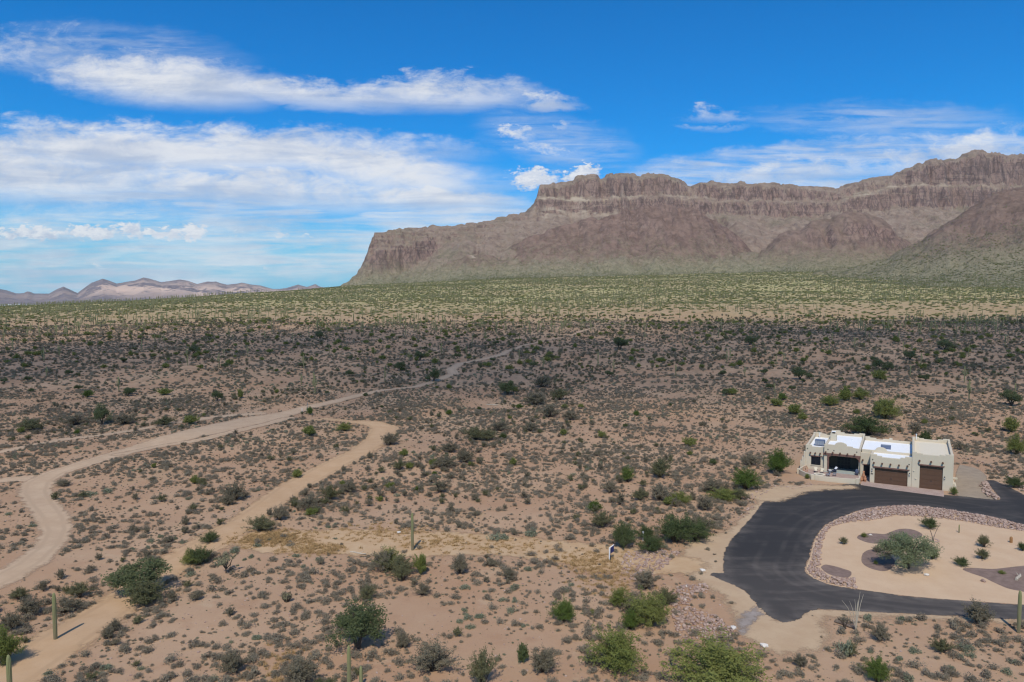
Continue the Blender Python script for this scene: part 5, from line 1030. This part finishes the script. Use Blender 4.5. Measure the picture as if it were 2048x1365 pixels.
def ocotillo(px, py, ht, nst, label, lean, mt='deadwood', r0=.035):
    p = P(px, py); t = thing('ocotillo', label, 'plant', p); g = np.random.default_rng(int(px))
    for k in range(nst):
        a = g.uniform(0, 6.28); ln = lean[k % len(lean)]; h = ht*g.uniform(.75, 1.05); m = MB(); m.tube([(.05*math.cos(a), .05*math.sin(a), -.05), (ln*.25, .1*math.sin(a), h*.4), (ln*.6, .2*math.sin(a), h*.75), (ln, .25*math.sin(a), h)], [r0*1.3, r0, r0*.8, r0*.35], 5); m.build('stalk', M[mt], t)
    m = MB(); m.tube([(0,0,-.1),(0,0,.28)], [.16,.1], 8); m.build('base', M['bark'], t); return t
ocotillo(1712, 1262, 4.2, 7, 'bare ocotillo with tall tan stalks beside the lower asphalt', (.35, .02, -1.7, .7, -.35, .15, -.9), 'deadwood', .034)
ocotillo(1866, 1083, 2.6, 4, 'spindly forked young plant in a ring of stones on the island', (-1.1, 1.2, -.8, 1.0), 'twig', .035)
ocotillo(1690, 1258, 1.2, 4, 'short broken stump of dead stalks left of the ocotillo', (-.8, -.5, .2, -.3), 'bark', .06)
def log(px, py, l, r_, a, label, mt='deadwood'):
    p = P(px, py); t = thing('dead_log', label, 'log', (p.x, p.y, p.z+r_*.7), a); m = MB(); m.tube([(-l/2,0,0),(-l/4,.06,.03),(l/4,-.04,.02),(l/2,.05,.1)], [r_,r_*1.05,r_*.9,r_*.5], 8); m.build('stem', M[mt], t); m = MB(); m.tube([(l*.1,0,.05),(l*.3,.35,.3)], [r_*.4,r_*.2], 6); m.build('branch', M[mt], t)
log(1690, 1252, 2.2, .18, -.9, 'fallen rotting trunk lying left of the ocotillo', 'twig'); log(2037, 1157, 2.2, .17, .75, 'bleached cactus skeleton lying on the large mulch bed'); log(716, 1108, 2.6, .12, -.4, 'tangle of dead grey wood in the clearing left of the saguaro'); log(1320, 1348, 2.0, .07, .3, 'small bleached dead branch between the two big palo verdes', 'twig'); log(985, 811, 4.2, .16, -.35, 'fallen trunk lying below the lone green tree')
for i, (px, py, hgt, lb, mt, rr) in enumerate(((1918,1066,1.3,'young slim saguaro alone on the island sand','cactus',.09),(2022,1086,.95,'stubby orange barrel cactus near the right side of the island','barrel',.2))):
    p = P(px, py); t = thing('young_cactus', lb, 'cactus', p); m = MB(); sag_column(m, (0,0,-.05), hgt, rr); m.build('trunk', M[mt], t); m = MB(); m.tube([(0,0,hgt-.08),(0,0,hgt+.02)], [rr*.3, rr*.1], 8); m.build('crown_tip', M['cholla'], t)
p = P(1815, 1136); o = thing('mesquite_tree', 'broad feathery mesquite in the middle of the sandy island', 'tree', p, .6); s_ = 96/(F/math.hypot(p.y, CAMH))/1.95; o.scale = (s_*1.15, s_, s_*1.02); link('crown', MESQ[0], o); link('trunk', MESQ[1], o)
def island_bush(kind, px, py, wp_, hp, i, label):
    p = P(px, py); ppm = F/math.hypot(p.y, CAMH); s_ = wp_/ppm/2; o = thing(kind, label, 'bush', p, i*1.7, 'planted bushes on the island'); o.scale = (s_, s_, max(.4, hp/ppm/1.25/s_*.95)*s_); key = {'round_bush': 'green_bush', 'airy_bush': 'creosote_bush', 'yellow_bush': 'palo_verde'}[kind]; cr, st = BIG[key][i % len(BIG[key])]; link('crown', cr, o); link('stems', st, o)
BP['green_bush'] += []
island_bush('round_bush', 1860, 1057, 34, 23, 0, 'round dark bush at the back of the island by the stone border'); island_bush('round_bush', 1866, 1118, 30, 22, 2, 'dark bush tucked behind the right side of the mesquite'); island_bush('round_bush', 1924, 1132, 30, 18, 0, 'low dark green mound at the tip of the large mulch bed')
island_bush('airy_bush', 1968, 1095, 27, 24, 0, 'grey green airy bush on open sand, rear one of the pair'); island_bush('airy_bush', 1965, 1119, 30, 20, 3, 'grey green airy bush on open sand, front one of the pair'); island_bush('airy_bush', 1687, 1089, 20, 14, 3, 'small sparse bush on the sand inside the left of the island'); island_bush('round_bush', 2046, 1102, 20, 18, 2, 'dark bush cut by the right border of the photo')
island_bush('yellow_bush', 1728, 1075, 13, 9, 1, 'tiny yellowish bush on the mulch bed behind the mesquite'); island_bush('yellow_bush', 1907, 990, 18, 16, 2, 'yellow green bush at the corner of the tall garage'); island_bush('yellow_bush', 1614, 958, 12, 10, 0, 'little yellow green bush outside the patio wall'); island_bush('yellow_bush', 2003, 1148, 16, 6, 0, 'low prickly clump on the large mulch bed'); island_bush('airy_bush', 1755, 1104, 22, 12, 1, 'spiky dark plant under the left side of the mesquite'); island_bush('yellow_bush', 1751, 1129, 10, 8, 3, 'tiny plant beside a pale stone on the round mulch bed')
# ring of stones and the stone outline on the sand
def stones_line(name, label, pl, n, smin, smax):
    p0 = P(*pl[0]); t = thing(name, label, 'stones', p0)
    for k in range(n):
        q = k/(n-1)*(len(pl)-1); i = min(int(q), len(pl)-2); f = q-i; p = P(pl[i][0]+(pl[i+1][0]-pl[i][0])*f, pl[i][1]+(pl[i+1][1]-pl[i][1])*f); s_ = random.uniform(smin, smax)
        o = link('stone', STM[k % 10], t); o.location = (p.x-p0.x, p.y-p0.y, p.z-p0.z+s_*.15); o.scale = (s_*1.3, s_, s_); o.rotation_euler.z = random.uniform(0, 6.28)
stones_line('stone_ring', 'small ring of stones round the spindly plant on the island', [(1859,1081),(1862,1083),(1868,1085),(1874,1085),(1878,1084),(1876,1081),(1870,1079)], 14, .25, .42)
stones_line('stone_row', 'loose rows of rusty stones laid on the sand left of the patio', [(1560,973),(1575,975),(1592,974),(1608,970),(1618,967),(1624,970),(1612,974),(1596,977),(1580,978)], 46, .18, .4)
# far town
m0 = MB(); m0.box(-9, 9, -5, 5, 0, 4.2); TW = m0.mesh('wall', [M['white']]); m0 = MB(); m0.box(-9.6, 9.6, -5.6, 5.6, 4.2, 4.9); m0.box(-4, 4, -3, 3, 4.9, 6.0); TR = m0.mesh('roof', [M['roof']])
for k, (px, dist, s_, lb) in enumerate(((7,6900,2.2,'leftmost far white building in the valley at the photo edge'),(20,8800,2.,'far white building just right of the leftmost one'),(36,9300,2.4,'bright far white building below the low left hills'),(50,8200,1.6,'small far white building in the middle of the valley town'),(61,6500,3.2,'wide low far white building in front of the valley town'),(76,7800,1.6,'small far white building right of the wide low one'),(104,6600,2.8,'long far white building below the cone shaped hill'),(121,7000,1.7,'rightmost far white building of the valley town'))):
    t = thing('valley_building', lb, 'building', ((px-1024)/F*dist, dist, -32), .3*k, 'far white buildings of the valley town'); t.scale = (s_*1.4, s_, s_); link('wall', TW, t); link('roof', TR, t)

# ------------------------------------------------------------------ the cloud that shades the middle of the plain (above and behind the camera)
ALT = 1500.0; tl_ = ALT/math.tan(SUN_EL); cg = np.random.default_rng(17); bm = bmesh.new()
def puff(gx, gy, rx, ry):
    c = Vector((gx-SH.x*tl_, gy-SH.y*tl_, ALT+cg.uniform(0, 30))); mt_ = Matrix.Translation(c)@Matrix.Rotation(cg.uniform(0, 3.1), 4, 'Z')@Matrix.Diagonal((rx, ry, min(rx, ry)*.55, 1)); bmesh.ops.create_icosphere(bm, subdivisions=2, radius=1.0, matrix=mt_)
FE = W([(-150,705),(0,695),(300,671),(600,657),(1000,646),(1500,638),(2048,634),(2250,633)]); NE = W([(-150,815),(0,820),(300,815),(600,800),(1000,790),(1500,770),(2048,750),(2250,750)])
def fy(x): return np.interp(x, [q[0] for q in FE], [q[1] for q in FE])
def ny(x): return np.interp(x, [q[0] for q in NE], [q[1] for q in NE])
XA, XB = FE[0][0], FE[-1][0]
for i in range(430):
    x = cg.uniform(XA, XB); a, b = ny(x), fy(x); y = cg.uniform(a, b); r_ = min(cg.uniform(22, 60), (b-y)*1.1+8)
    if y+r_ > b: y = b-r_*.8
    puff(x, y, r_*1.35, r_*.9)
for i in range(420):
    x = cg.uniform(XA, XB); y = ny(x)-abs(cg.normal())*48; puff(x, y, cg.uniform(7, 22), cg.uniform(5, 12))
for v in bm.verts: v.co += Vector((mnoise.noise(v.co*.06), mnoise.noise(v.co*.06+Vector((9, 0, 0))), mnoise.noise(v.co*.06+Vector((0, 9, 0)))))*5.
cme = bpy.data.meshes.new('cloud'); bm.to_mesh(cme); bm.free()
mcl = mat('cloud_vapour'); tt = mcl.node_tree; d = tt.nodes.new('ShaderNodeBsdfTranslucent'); d.inputs[0].default_value = (.9, .92, .95, 1); tr = tt.nodes.new('ShaderNodeBsdfTransparent'); mx = tt.nodes.new('ShaderNodeMixShader'); mx.inputs[0].default_value = .029
tt.links.new(tr.outputs[0], mx.inputs[1]); tt.links.new(d.outputs[0], mx.inputs[2]); oo = tt.nodes.new('ShaderNodeOutputMaterial'); tt.links.new(mx.outputs[0], oo.inputs[0]); cme.materials.append(mcl)
for p_ in cme.polygons: p_.use_smooth = True
tag(link('cloud', cme), 'flat white cumulus overhead that shades the middle of the plain', 'cloud', None, 'stuff')

# ------------------------------------------------------------------ haze
HAZE = 1.8e-5
if HAZE:
    m = MB(); m.box(-28000, 28000, -300, 20600, -60, 1080); mh = mat('thin_air'); tt = mh.node_tree; pv = tt.nodes.new('ShaderNodeVolumePrincipled'); pv.inputs['Color'].default_value = (.93, .96, 1.0, 1); pv.inputs['Density'].default_value = HAZE; pv.inputs['Anisotropy'].default_value = -.35
    oo = tt.nodes.new('ShaderNodeOutputMaterial'); tt.links.new(pv.outputs[0], oo.inputs['Volume']); tag(m.build('haze', mh), 'thin blue haze over the plain and mountains', 'haze', None, 'stuff')
